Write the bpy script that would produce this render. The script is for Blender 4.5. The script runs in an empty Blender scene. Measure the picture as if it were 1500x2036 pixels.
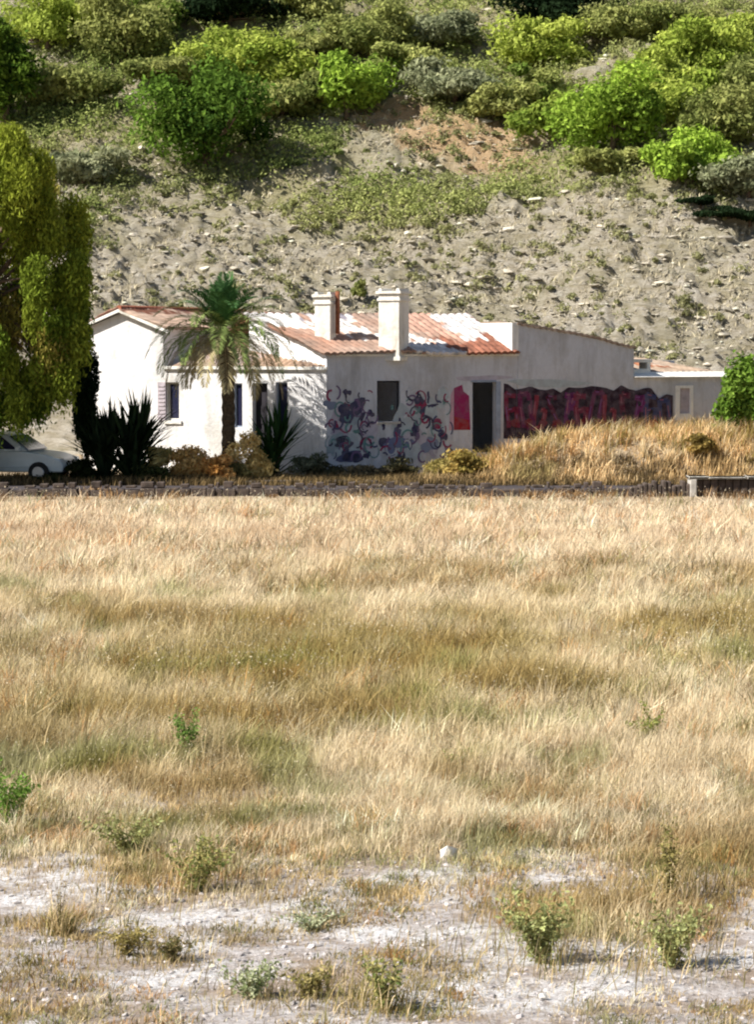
import bpy, math, random
import numpy as np
from math import radians, sin, cos, pi, sqrt
from mathutils import Vector

# ------------------------------------------------------------------ camera, world, sun, exposure
SC = bpy.context.scene
COL = SC.collection
F = 4800.0; CX = 750.0; CY = 1018.0; CAMH = 4.0
PITCH = math.atan(333 / 4800)
cam_d = bpy.data.cameras.new('camera'); cam = bpy.data.objects.new('camera', cam_d); COL.objects.link(cam)
cam.location = (0, 0, CAMH); cam.rotation_euler = (pi / 2 - PITCH, 0, 0)
cam_d.sensor_fit = 'VERTICAL'; cam_d.sensor_height = 36; cam_d.lens = 36 * F / 2036
cam_d.clip_start = .5; cam_d.clip_end = 2000
SC.camera = cam
SC.render.resolution_x = 755; SC.render.resolution_y = 1024

SUN_H = np.array([-.93, -.37]); SUN_H /= np.linalg.norm(SUN_H); SUN_EL = radians(42)
w = bpy.data.worlds.new('World'); SC.world = w; w.use_nodes = True
nt = w.node_tree; nt.nodes.clear()
sky = nt.nodes.new('ShaderNodeTexSky'); sky.sky_type = 'NISHITA'; sky.sun_disc = False
sky.sun_elevation = SUN_EL; sky.sun_rotation = math.atan2(SUN_H[0], SUN_H[1])
bg = nt.nodes.new('ShaderNodeBackground'); bg.inputs['Strength'].default_value = .055
wo = nt.nodes.new('ShaderNodeOutputWorld')
nt.links.new(sky.outputs[0], bg.inputs[0]); nt.links.new(bg.outputs[0], wo.inputs[0])
sd = bpy.data.lights.new('sun', 'SUN'); sd.energy = 5.0; sd.angle = radians(.5); sd.color = (1, .95, .86)
so = bpy.data.objects.new('sun', sd); COL.objects.link(so)
sv = Vector((SUN_H[0] * cos(SUN_EL), SUN_H[1] * cos(SUN_EL), sin(SUN_EL)))
so.rotation_euler = sv.to_track_quat('Z', 'Y').to_euler()
SC.view_settings.view_transform = 'Standard'; SC.view_settings.look = 'None'
SC.view_settings.exposure = .72; SC.view_settings.gamma = 1

rng = np.random.default_rng(7); random.seed(7)

# ------------------------------------------------------------------ numpy noise and ground height
def _h(ix, iy, seed):
    n = (ix.astype(np.int64) * 374761393 + iy.astype(np.int64) * 668265263 + seed * 1442695041) & 0x7fffffff
    n = ((n ^ (n >> 13)) * 1274126177) & 0x7fffffff
    return ((n ^ (n >> 16)) & 0xffff) / 65535.0
def vnoise(x, y, seed=0):
    x = np.asarray(x, float); y = np.asarray(y, float)
    ix = np.floor(x); iy = np.floor(y); fx = x - ix; fy = y - iy
    fx = fx * fx * (3 - 2 * fx); fy = fy * fy * (3 - 2 * fy)
    a = _h(ix, iy, seed); b = _h(ix + 1, iy, seed); c = _h(ix, iy + 1, seed); d = _h(ix + 1, iy + 1, seed)
    return (a * (1 - fx) + b * fx) * (1 - fy) + (c * (1 - fx) + d * fx) * fy
def fbm(x, y, s, oct=4, seed=0):
    x = np.asarray(x, float) / s; y = np.asarray(y, float) / s; r = 0; a = .5
    for o in range(oct):
        r = r + a * vnoise(x * 2 ** o, y * 2 ** o, seed + o * 17); a *= .5
    return r / (1 - .5 ** oct)
def sst(a, b, x):
    t = np.clip((np.asarray(x, float) - a) / (b - a), 0, 1); return t * t * (3 - 2 * t)
def H(x, y):
    x = np.asarray(x, float); y = np.asarray(y, float)
    road = sst(62.6, 63.8, y) * (1 - sst(68.6, 69.4, y))
    z = ((fbm(x, y, 3, 3, 5) - .5) * .16 + (fbm(x, y, .5, 3, 6) - .5) * .07 * (y < 24)) * (1 - road) * (1 - .6 * sst(70, 71, y) * (1 - sst(79, 82, y)))
    z = z + .10 * sst(69, 71.5, y)
    xr = x - (y - 70) * .15
    m = sst(.9, 5.5, xr)
    crest = .62 + .55 * sst(2, 6, xr)
    z = z + m * crest * sst(68.8, 71.4, y)
    z = z + .35 * sst(2, 9, x) * sst(73, 77, y) - .35 * m * sst(71.6, 72.6, y) * (1 - sst(78, 81, y))
    hy = np.clip(y - 79.5, 0, None)
    hill = .52 * (hy - 2.2 * (1 - np.exp(-hy / 2.2)))
    far = sst(150, 185, y)
    hill = hill * (1 - far) + far * 38
    r = sst(80, 86, y)
    z = z + hill + r * ((fbm(x, y, 11, 4, 9) - .5) * 2.2 + (fbm(x * .8 + y * .9, y * 2.4 - x * .5, 2.6, 4, 31) - .5) * 1.5 + (np.abs(fbm(x * .8 + y * .7, y * 2.0 - x * .5, 1.0, 3, 41) - .5)) * -1.7 + np.abs(fbm(x + y * .5, y * 1.8 - x * .3, .55, 2, 47) - .5) * -1.0 + (fbm(x, y, .35, 2, 49) - .5) * .16)
    return z
_up = np.array([0, sin(PITCH), cos(PITCH)]); _fw = np.array([0, cos(PITCH), -sin(PITCH)])
def ray(px, py):
    return np.array([1., 0, 0]) * ((px - CX) / F) + _up * (-(py - CY) / F) + _fw
def P(px, py, Y):
    d = ray(px, py); return np.array([0, 0, CAMH]) + d * (Y / d[1])
def ZY(py, Y): return P(750, py, Y)[2]
def hit(px, py, y0=9, y1=170):
    d = ray(px, py); Ys = np.arange(y0, y1, .1); t = Ys / d[1]
    z = CAMH + d[2] * t; k = np.argmax(z <= H(d[0] * t, Ys))
    Y = Ys[k]; return float(d[0] * t[k]), float(Y), float(H(d[0] * t[k], Y))

# ------------------------------------------------------------------ materials
MATS = {}
def mat(name, rough=.85, spec=.3):
    m = bpy.data.materials.new(name); m.use_nodes = True; MATS[name] = m
    b = m.node_tree.nodes['Principled BSDF']; b.inputs['Roughness'].default_value = rough
    b.inputs['Specular IOR Level'].default_value = spec
    return m, m.node_tree, b
def node(nt, t, **k):
    n = nt.nodes.new(t)
    for a, v in k.items():
        if a in n.inputs: n.inputs[a].default_value = v
        else: setattr(n, a, v)
    return n
def noise(nt, scale, detail=6, rough=.6, vec=None, stretch=None):
    g = nt.nodes.new('ShaderNodeNewGeometry')
    mp = nt.nodes.new('ShaderNodeMapping'); nt.links.new(vec or g.outputs['Position'], mp.inputs[0])
    if stretch: mp.inputs['Scale'].default_value = stretch
    n = nt.nodes.new('ShaderNodeTexNoise'); n.inputs['Scale'].default_value = scale
    n.inputs['Detail'].default_value = detail; n.inputs['Roughness'].default_value = rough
    nt.links.new(mp.outputs[0], n.inputs['Vector']); return n.outputs['Fac']
def ramp(nt, fac, stops, interp='LINEAR'):
    r = nt.nodes.new('ShaderNodeValToRGB'); r.color_ramp.interpolation = interp; e = r.color_ramp.elements
    while len(e) < len(stops): e.new(.5)
    for i, (p, c) in enumerate(stops):
        e[i].position = p; e[i].color = (*c, 1) if len(c) == 3 else c
    nt.links.new(fac, r.inputs[0]); return r.outputs[0]
def mix(nt, fac, a, b, mode='MIX'):
    m = nt.nodes.new('ShaderNodeMix'); m.data_type = 'RGBA'; m.blend_type = mode
    for s, v in ((0, fac), (6, a), (7, b)):
        if isinstance(v, (int, float)): m.inputs[s].default_value = v
        elif isinstance(v, tuple): m.inputs[s].default_value = (*v, 1)
        else: nt.links.new(v, m.inputs[s])
    return m.outputs[2]
def bump(nt, b, fac, strength=.5, dist=.05):
    n = nt.nodes.new('ShaderNodeBump'); n.inputs['Strength'].default_value = strength; n.inputs['Distance'].default_value = dist
    nt.links.new(fac, n.inputs['Height']); nt.links.new(n.outputs[0], b.inputs['Normal'])
def attr(nt, name='Col'):
    a = nt.nodes.new('ShaderNodeAttribute'); a.attribute_name = name; return a.outputs['Color']
def simple(name, c, rough=.8, var=.25, scale=4, spec=.3, metal=0):
    m, t, b = mat(name, rough, spec); n = noise(t, scale)
    d = tuple(x * (1 - var) for x in c); l = tuple(min(1, x * (1 + var)) for x in c)
    t.links.new(ramp(t, n, [(.3, d), (.7, l)]), b.inputs['Base Color']); b.inputs['Metallic'].default_value = metal
    bump(t, b, n, .3, .02); return m
def foliage(name, trans=.35, var=.35):
    m = bpy.data.materials.new(name); m.use_nodes = True; t = m.node_tree; t.nodes.clear()
    c = attr(t); g = t.nodes.new('ShaderNodeNewGeometry')
    hv = t.nodes.new('ShaderNodeHueSaturation'); t.links.new(c, hv.inputs['Color'])
    mr = t.nodes.new('ShaderNodeMapRange'); mr.inputs[3].default_value = 1 - var; mr.inputs[4].default_value = 1 + var
    t.links.new(g.outputs['Random Per Island'], mr.inputs[0]); t.links.new(mr.outputs[0], hv.inputs['Value'])
    d = t.nodes.new('ShaderNodeBsdfDiffuse'); tr = t.nodes.new('ShaderNodeBsdfTranslucent')
    t.links.new(hv.outputs[0], d.inputs[0]); t.links.new(hv.outputs[0], tr.inputs[0])
    mx = t.nodes.new('ShaderNodeMixShader'); mx.inputs[0].default_value = trans
    t.links.new(d.outputs[0], mx.inputs[1]); t.links.new(tr.outputs[0], mx.inputs[2])
    o = t.nodes.new('ShaderNodeOutputMaterial'); t.links.new(mx.outputs[0], o.inputs[0]); return m
M_leaf = foliage('leaf'); M_grass = foliage('dry_grass', .3, .3); M_sword = foliage('sword_leaf', .1, .3)

def plaster(name, base, dirt, amt=.5):
    m, t, b = mat(name, .9, .2)
    n1 = noise(t, .9, 8, .7, stretch=(1, 1, .6)); n2 = noise(t, 9, 6, .6); n3 = noise(t, 2.2, 7, .7, stretch=(1, 1, .16))
    c = ramp(t, n1, [(.35, dirt), (.35 + .3 * amt, base), (1, base)])
    c = mix(t, ramp(t, n2, [(.45, (0, 0, 0)), (.75, (.35, .35, .35))]), c, tuple(x * .75 for x in base))
    c = mix(t, ramp(t, n3, [(.50, (0, 0, 0)), (.68, (.55, .55, .55))]), c, tuple(x * .7 for x in dirt))
    t.links.new(c, b.inputs['Base Color']); bump(t, b, n2, .6, .04); return m
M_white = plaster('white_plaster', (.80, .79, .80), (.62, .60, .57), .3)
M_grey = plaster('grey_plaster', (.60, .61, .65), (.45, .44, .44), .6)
M_trim = plaster('white_trim', (.85, .84, .80), (.6, .56, .48), .3)
M_chim = plaster('chimney_plaster', (.80, .77, .71), (.55, .50, .42), .5)
m, t, b = mat('roof_tile', .9, .2)
n = noise(t, 6, 5); c = mix(t, n, attr(t), (.25, .2, .15), 'MULTIPLY')
t.links.new(mix(t, .5, attr(t), c), b.inputs['Base Color']); bump(t, b, noise(t, 20), .4, .02); M_tile = m
m, t, b = mat('painted', .7, .3)
t.links.new(mix(t, ramp(t, noise(t, 5), [(.4, (0, 0, 0)), (.75, (.5, .5, .5))]), attr(t), (.22, .18, .21)), b.inputs['Base Color']); M_paint = m
M_dark = simple('dark_wood', (.025, .022, .03), .7)
M_blue = simple('faded_blue_paint', (.28, .33, .42), .7)
M_lilac = simple('faded_lilac_shutter', (.45, .40, .44), .7)
M_glass = simple('window_glass', (.02, .022, .05), .1, .1, 2, .5)
M_bark = simple('bark', (.13, .09, .06), .95, .5, 12)
M_palmbark = simple('palm_bark', (.085, .06, .035), .95, .6, 14)
M_conc = simple('concrete', (.50, .47, .43), .9, .3, 3)
M_stone = simple('wall_stone', (.085, .065, .055), .95, .6, 5)
M_car = simple('car_paint', (.55, .62, .64), .3, .08, 3, .5)
M_tyre = simple('tyre', (.02, .02, .02), .9)
M_rim = simple('rim', (.35, .36, .38), .35, .1, 4, .5, .8)
M_lamp = simple('lamp_glass', (.75, .77, .75), .1, .1, 4, .6)
M_rust = simple('rust', (.22, .08, .04), .9, .4, 10)

# ground material
def hill_mat():
    m, t, b = mat('hillside', .95, .15)
    n1 = noise(t, .35, 8, .65, stretch=(1, 1.4, 1)); n2 = noise(t, 1.9, 9, .8, stretch=(.7, 1.5, 2.6)); n3 = noise(t, 7, 7, .75, stretch=(.8, 1.2, 2))
    c = ramp(t, n2, [(.28, (.22, .17, .09)), (.40, (.50, .43, .30)), (.52, (.68, .61, .50)), (.66, (.92, .86, .76))])
    c = mix(t, ramp(t, n1, [(.45, (0, 0, 0)), (.6, (.4, .4, .4))]), c, (.42, .38, .21))
    c = mix(t, attr(t, 'Veg'), c, (.46, .42, .22))
    c = mix(t, attr(t, 'Pale'), c, (.80, .53, .30))
    c = mix(t, ramp(t, n3, [(.30, (.8, .8, .8)), (.44, (0, 0, 0))]), c, (.16, .13, .08))
    c = mix(t, ramp(t, n3, [(.55, (0, 0, 0)), (.68, (.55, .55, .55))]), c, (.74, .69, .58))
    t.links.new(c, b.inputs['Base Color']); bump(t, b, n2, 1, .5); return m
M_hill = hill_mat()
def ground_mat():
    m, t, b = mat('field_ground', .95, .15)
    n1 = noise(t, 1.3, 10, .72); n2 = noise(t, 6, 9, .75); n3 = noise(t, 28, 6, .75)
    soil = ramp(t, n2, [(.3, (.26, .18, .11)), (.55, (.46, .36, .24)), (.75, (.60, .49, .36))])
    lime = ramp(t, n2, [(.30, (.26, .20, .16)), (.40, (.50, .43, .39)), (.52, (.68, .63, .62)), (.62, (.85, .82, .83))])
    lime = mix(t, ramp(t, n1, [(.44, (.75, .75, .75)), (.54, (0, 0, 0))]), lime, (.42, .31, .22))
    white = mix(t, ramp(t, n2, [(.40, (.9, .9, .9)), (.5, (0, 0, 0))]), (.93, .91, .92), (.50, .43, .38))
    lime = mix(t, attr(t, 'Lime'), lime, white)
    lime = mix(t, ramp(t, n3, [(.36, (.7, .7, .7)), (.5, (0, 0, 0))]), lime, (.24, .19, .15))
    c = mix(t, attr(t, 'Pale'), soil, lime)
    t.links.new(c, b.inputs['Base Color']); bump(t, b, n2, 1, .10); return m
M_ground = ground_mat()
m, t, b = mat('asphalt', .9, .2); n = noise(t, 1.2, 8, .7, stretch=(.6, 2, 1))
t.links.new(ramp(t, n, [(.35, (.045, .04, .045)), (.6, (.085, .072, .075)), (.75, (.16, .125, .10))]), b.inputs['Base Color']); bump(t, b, noise(t, 30), .3, .01); M_road = m
m, t, b = mat('rock', .95, .15); t.links.new(mix(t, noise(t, 8), attr(t), (.5, .5, .5), 'MULTIPLY'), b.inputs['Base Color'])
M_rock = m

# ------------------------------------------------------------------ object helpers
def tag(o, label=None, cat=None, group=None, kind=None):
    if label: o['label'] = label
    if cat: o['category'] = cat
    if group: o['group'] = group
    if kind: o['kind'] = kind
    return o
def empty(name, loc, label, cat, group=None):
    o = bpy.data.objects.new(name, None); o.empty_display_size = .3; COL.objects.link(o); o.location = loc
    return tag(o, label, cat, group)
def link(name, me, m, parent=None):
    o = bpy.data.objects.new(name, me); COL.objects.link(o); me.materials.append(m) if m else None
    if parent is not None:
        o.parent = parent; o.location = (-parent.location[0], -parent.location[1], -parent.location[2])
        if parent.parent is not None: o.location = (0, 0, 0)
    return o
def npmesh(name, V, L, sizes, m, parent=None, attrs=None, smooth=False):
    """V (n,3); L flat loop indices; sizes per-face loop count; attrs {name:(n,3)}"""
    V = np.asarray(V, np.float32); L = np.asarray(L, np.int32).ravel(); sizes = np.asarray(sizes, np.int32)
    me = bpy.data.meshes.new(name); me.vertices.add(len(V)); me.vertices.foreach_set('co', V.ravel())
    me.loops.add(len(L)); me.loops.foreach_set('vertex_index', L)
    me.polygons.add(len(sizes)); st = np.zeros(len(sizes), np.int32); st[1:] = np.cumsum(sizes)[:-1]
    me.polygons.foreach_set('loop_start', st)
    me.update(calc_edges=True)
    for k, a in (attrs or {}).items():
        a = np.asarray(a, np.float32); c = me.color_attributes.new(k, 'FLOAT_COLOR', 'POINT')
        c.data.foreach_set('color', np.c_[a, np.ones(len(a), np.float32)].ravel())
    me.polygons.foreach_set('use_smooth', np.full(len(sizes), bool(smooth)))
    return link(name, me, m, parent)
class MB:
    def __init__(s): s.v = []; s.f = []; s.c = []; s.col = (1, 1, 1)
    def add(s, vs, fs):
        k = len(s.v); s.v += [tuple(map(float, v)) for v in vs]; s.c += [s.col] * len(vs); s.f += [tuple(i + k for i in f) for f in fs]
    def hexa(s, p):  # 8 points bottom ccw, top ccw
        s.add(p, [(0, 3, 2, 1), (4, 5, 6, 7), (0, 1, 5, 4), (1, 2, 6, 5), (2, 3, 7, 6), (3, 0, 4, 7)])
    def box(s, x0, x1, y0, y1, z0, z1):
        s.hexa([(x0, y0, z0), (x1, y0, z0), (x1, y1, z0), (x0, y1, z0), (x0, y0, z1), (x1, y0, z1), (x1, y1, z1), (x0, y1, z1)])
    def prism(s, a, b):  # two matching rings
        n = len(a); s.add(list(a) + list(b), [tuple(range(n))[::-1], tuple(range(n, 2 * n))] + [(i, (i + 1) % n, n + (i + 1) % n, n + i) for i in range(n)])
    def tube(s, pts, rad, n=8):
        pts = [np.array(p, float) for p in pts]; rings = []
        for i, p in enumerate(pts):
            d = pts[min(i + 1, len(pts) - 1)] - pts[max(i - 1, 0)]; d /= np.linalg.norm(d) + 1e-9
            a = np.cross(d, [0, 1, 0] if abs(d[1]) < .9 else [1, 0, 0]); a /= np.linalg.norm(a); b = np.cross(d, a)
            rings.append([p + rad[i] * (cos(2 * pi * k / n) * a + sin(2 * pi * k / n) * b) for k in range(n)])
        vs = [v for r in rings for v in r]; fs = []
        for i in range(len(rings) - 1):
            for k in range(n): fs.append((i * n + k, i * n + (k + 1) % n, (i + 1) * n + (k + 1) % n, (i + 1) * n + k))
        fs.append(tuple(range(n))[::-1]); fs.append(tuple(range((len(rings) - 1) * n, len(rings) * n)))
        s.add(vs, fs)
    def build(s, name, m, parent=None, col=False, bev=0, smooth=False):
        L = [i for f in s.f for i in f]
        o = npmesh(name, s.v, L, [len(f) for f in s.f], m, parent, {'Col': s.c} if col else None, smooth)
        if bev:
            q = o.modifiers.new('bevel', 'BEVEL'); q.width = bev; q.segments = 2; q.limit_method = 'ANGLE'
        return o
def unit(a): return a / (np.linalg.norm(a, axis=-1, keepdims=True) + 1e-9)

def leaf_quads(C, N, size, col, aspect=.5):
    """diamond leaves at C, face normal N"""
    n = len(C); N = unit(N); R = unit(np.cross(N, rng.normal(size=(n, 3)))); B = np.cross(N, R)
    s = (size * rng.uniform(.6, 1.3, n))[:, None]
    V = np.stack([C - R * s, C - B * s * aspect + N * s * .15, C + R * s, C + B * s * aspect + N * s * .15], 1).reshape(-1, 3)
    return V, np.repeat(col, 4, 0)
def leaf_obj(name, V, c, m, parent=None):
    n = len(V) // 4
    return npmesh(name, V, np.arange(4 * n), np.full(n, 4), m, parent, {'Col': c})
def crown_pts(c, r, lobes, n, c1, c2, size, flat=1.0, rough=.35):
    c = np.array(c, float); r = np.array(r, float); Vs = []; Cs = []
    ls = []
    for k in range(lobes):
        d = rng.normal(size=3); d /= np.linalg.norm(d); d *= rng.uniform(.15, .85)
        if d[2] < -.35: d[2] *= .5
        ls.append((c + d * r * 1.08, r * rng.uniform(.22, .46) * np.array([1, 1, .85]), rng.uniform(0, 1)))
    m = n // lobes
    for lc, lr, tt in ls:
        d = unit(rng.normal(size=(m, 3))); rad = np.where(rng.uniform(0, 1, m) < .2, rng.uniform(1, 1.35, m), rng.uniform(.3, 1.1, m) ** .5)
        rad *= 1 + rough * (rng.uniform(-1, 1, m)) * (rng.uniform(0, 1, m) > .6)
        p = lc + d * lr * rad[:, None]
        nn = unit(d * .9 + rng.normal(size=(m, 3)) * .7 + np.array([0, 0, .25]))
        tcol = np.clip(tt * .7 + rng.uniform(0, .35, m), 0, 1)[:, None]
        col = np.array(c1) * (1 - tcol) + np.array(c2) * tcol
        v, cc = leaf_quads(p, nn, size, col); Vs.append(v); Cs.append(cc)
    return np.concatenate(Vs), np.concatenate(Cs), ls
def tree(name, x, y, r, h, lobes, n, c1, c2, size, label, cat, group=None, clear=.15, trunk_r=.12, zc=None):
    z = float(H(x, y)); rt = empty(name, (x, y, z), label, cat, group)
    zc = z + h * (1 + clear) / 2 if zc is None else zc; rz = h * (1 - clear) / 2
    V, c, ls = crown_pts((x, y, zc), (r, r, rz), lobes, n, c1, c2, size)
    keep = np.repeat(V.reshape(-1, 4, 3)[:, :, 2].min(1) > z - .05, 4)
    leaf_obj('crown', V[keep], c[keep], M_leaf, rt)
    mb = MB(); top = np.array([x, y, zc])
    base = np.array([x, y, z - .15])
    mb.tube([base, base * .5 + top * .5 + [.06 * h / 3, 0, 0], top], [trunk_r, trunk_r * .75, trunk_r * .4])
    for lc, lr, tt in ls[:7]:
        s = base + (top - base) * rng.uniform(.25, .8); mb.tube([s, s * .45 + lc * .55 + [0, 0, -.05 * h], lc], [trunk_r * .45, trunk_r * .3, trunk_r * .12], 6)
    mb.build('trunk', M_bark, rt, smooth=True)
    return rt

# ------------------------------------------------------------------ terrain
def grid_obj(name, xs, ys, m, fattr, zoff=0, smooth=True):
    X, Y = np.meshgrid(xs, ys); Z = H(X, Y) + zoff; V = np.stack([X, Y, Z], -1).reshape(-1, 3)
    nx, ny = len(xs), len(ys); i = np.arange(nx * ny).reshape(ny, nx)
    L = np.stack([i[:-1, :-1], i[:-1, 1:], i[1:, 1:], i[1:, :-1]], -1).reshape(-1, 4)
    at = {k: np.repeat(v[:, None], 3, 1) for k, v in fattr(V[:, 0], V[:, 1]).items()}
    return npmesh(name, V, L, np.full(len(L), 4), m, None, at, smooth)
def bare(x, y):
    n = fbm(x, y, 1.5, 4, 71); lim = 18.6 - .5 * x
    return 1 - sst(-2.6, 2.2, y - lim + (n - .5) * 8)
def limem(x, y):
    m = sst(.50, .58, fbm(x * .8, y * 1.1, .8, 4, 401)) * .9
    for (px, py, a, b) in ((60, 1788, .35, .16), (150, 1735, .3, .3), (120, 1700, .25, .2), (640, 1812, .42, .30), (560, 1845, .25, .2), (780, 1795, .2, .2), (790, 1870, .4, .22), (1200, 1965, .45, .15), (950, 1960, .25, .3), (330, 1950, .5, .2), (1230, 1890, .3, .25), (1420, 1850, .5, .15), (960, 1850, .3, .16), (380, 1880, .5, .2), (1440, 1910, .3, .15)):
        hx, hy, hz = hit(px, py, 12, 60); m = np.maximum(m, 1 - sst(.55, 1.15, np.sqrt(((x - hx) / a) ** 2 + ((y - hy) / (b * 1.6)) ** 2) + (fbm(x, y, .25, 3, 403) - .5) * 1.3))
    return m
def nonlin(a, b, step0, grow):
    r = [a]; s = step0
    while r[-1] < b: r.append(r[-1] + s); s *= grow
    return r
xs_core = np.concatenate([np.arange(-16, -4, .16), np.arange(-4, 4, .06), np.arange(4, 16.01, .16)])
xs = np.concatenate([np.array(sorted(-np.array(nonlin(16.3, 420, .5, 1.25)))), xs_core, nonlin(16.3, 420, .5, 1.25)])
ys = np.concatenate([sorted(-np.array(nonlin(1, 300, 2, 1.3))), np.arange(0, 8, 1), np.arange(8, 12, .3), np.arange(12, 22, .05), np.arange(22, 30, .12), np.arange(30, 81.01, .2)])
g = grid_obj('ground', xs, ys, M_ground, lambda x, y: {'Pale': bare(x, y) * (y > 5) + .3 * (y <= 5), 'Lime': limem(x, y)})
tag(g, kind='structure')
def vegmask(x, y):
    n = fbm(x, y, 6, 3, 55); t = sst(97, 104, y + (n - .5) * 12 + np.clip(x, -5, 12) * .25)
    return t * (.35 + .55 * sst(.40, .56, fbm(x, y, 3.2, 3, 58)))
def palemask(x, y):
    p = np.zeros_like(x)
    for (px, py, a) in ((800, 250, 1.9), (880, 265, 2.2), (960, 290, 2.2), (1000, 330, 1.6), (760, 245, 1.4)):
        hx, hy, hz = hit(px, py, 80); p = np.maximum(p, 1 - sst(.5, 1.3, np.sqrt(((x - hx) / a) ** 2 + ((y - hy) / (a * .9)) ** 2) + (fbm(x, y, 1, 3, 3) - .5) * .8))
    return p * .8
xsh = np.concatenate([np.array(sorted(-np.array(nonlin(22.3, 420, .5, 1.25)))), np.arange(-22, 22.01, .13), nonlin(22.3, 420, .5, 1.25)])
ysh = np.concatenate([np.arange(81, 128, .13), nonlin(128, 420, .4, 1.12)])
hl = grid_obj('hill', xsh, ysh, M_hill, lambda x, y: {'Veg': vegmask(x, y), 'Pale': palemask(x, y)})
tag(hl, kind='structure')
# road strip, 4 mm proud of the bed
rx = np.arange(-60, 60.1, .5); ry = np.array([64.0, 65, 66, 67, 68, 68.5])
X, Y = np.meshgrid(rx, ry); Y = Y + (fbm(X, Y * 0, 2, 3, 8) - .5)[...] * .5 * ((Y < 64.5) | (Y > 68.2))
Zr = np.maximum(0, H(X, Y)) + .03
V = np.stack([X, Y, Zr], -1).reshape(-1, 3); nx, ny = len(rx), len(ry); i = np.arange(nx * ny).reshape(ny, nx)
L = np.stack([i[:-1, :-1], i[:-1, 1:], i[1:, 1:], i[1:, :-1]], -1).reshape(-1, 4)
tag(npmesh('road', V, L, np.full(len(L), 4), M_road), kind='structure')

# ------------------------------------------------------------------ rocks
_t = (1 + sqrt(5)) / 2
ICO = unit(np.array([(-1, _t, 0), (1, _t, 0), (-1, -_t, 0), (1, -_t, 0), (0, -1, _t), (0, 1, _t), (0, -1, -_t), (0, 1, -_t), (_t, 0, -1), (_t, 0, 1), (-_t, 0, -1), (-_t, 0, 1)], float))
ICF = np.array([(0, 11, 5), (0, 5, 1), (0, 1, 7), (0, 7, 10), (0, 10, 11), (1, 5, 9), (5, 11, 4), (11, 10, 2), (10, 7, 6), (7, 1, 8), (3, 9, 4), (3, 4, 2), (3, 2, 6), (3, 6, 8), (3, 8, 9), (4, 9, 5), (2, 4, 11), (6, 2, 10), (8, 6, 7), (9, 8, 1)])
def rocks(name, x, y, s, col, flat=.55, m=None, label=None):
    n = len(x); z = H(x, y)
    V = (ICO[None] + rng.uniform(-.34, .34, (n, 12, 3))) * s[:, None, None] * np.array([1.2, .9, flat]) * rng.uniform(.7, 1.3, (n, 1, 3))
    a = rng.uniform(0, 2 * pi, n); ca, sa = np.cos(a)[:, None], np.sin(a)[:, None]
    V = np.stack([V[..., 0] * ca - V[..., 1] * sa, V[..., 0] * sa + V[..., 1] * ca, V[..., 2]], -1)
    V += np.stack([x, y, z + s * .12], -1)[:, None]
    L = (ICF[None] + (np.arange(n) * 12)[:, None, None]).reshape(-1)
    o = npmesh(name, V.reshape(-1, 3), L, np.full(n * 20, 3), m or M_rock, None, {'Col': np.repeat(col, 12, 0)})
    return tag(o, label, None, None, 'stuff')
n = 34000; y = rng.uniform(84, 121, n); x = rng.uniform(-.21, .21, n) * y
keep = rng.uniform(0, 1, n) < (1 - .8 * vegmask(x, y)) * (.35 + fbm(x, y, 2.5, 3, 77)); x, y = x[keep], y[keep]; n = len(x)
s = rng.uniform(.02, .085, n) + .20 * rng.uniform(0, 1, n) ** 14
tt = rng.uniform(.35, 1.15, n)[:, None]
tag(rocks('rubble', x, y, s, np.clip(np.array([[.84, .76, .62]]) * tt, 0, .85), .38, label='loose pale limestone rubble over the hillside'), None, 'rubble')
n = 16000; y = rng.uniform(12.5, 21, n); x = rng.uniform(-.2, .2, n) * y
k = rng.uniform(0, 1, n) < bare(x, y) * .9 + .03; x, y = x[k], y[k]; n = len(x)
s = .004 + .022 * rng.uniform(0, 1, n) ** 6
tag(rocks('gravel', x, y, s, np.clip(np.array([[.70, .65, .64]]) * rng.uniform(.35, 1.2, (n, 1)), 0, .85), .6, label='pale gravel on the bare foreground ground'), None, 'gravel')

# ------------------------------------------------------------------ grass
def blades(x, y, h, wd, col, lean=.35, zoff=0):
    n = len(x); z = H(x, y) + zoff; a = rng.uniform(0, 2 * pi, n); b = rng.uniform(0, 2 * pi, n)
    S = np.stack([np.cos(a), np.sin(a), 0 * a], -1) * wd[:, None]
    ln = np.abs(rng.normal(0, lean * 1.3, n)) * h
    D = np.stack([np.cos(b) * ln + .12 * h, np.sin(b) * ln, 0 * a], -1); U = np.stack([0 * a, 0 * a, h], -1)
    B = np.stack([x, y, z - .02], -1)
    V = np.stack([B - S, B + S, B + D * .35 + U * .55 + S * .8, B + D * .35 + U * .55 - S * .8, B + D + U * .95], 1).reshape(-1, 3)
    base = (np.arange(n) * 5)[:, None]
    L = (np.array([[0, 1, 2, 3, 3, 2, 4]]) + base).ravel(); sz = np.tile([4, 3], n)
    return V, L, sz, np.repeat(col, 5, 0)
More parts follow.
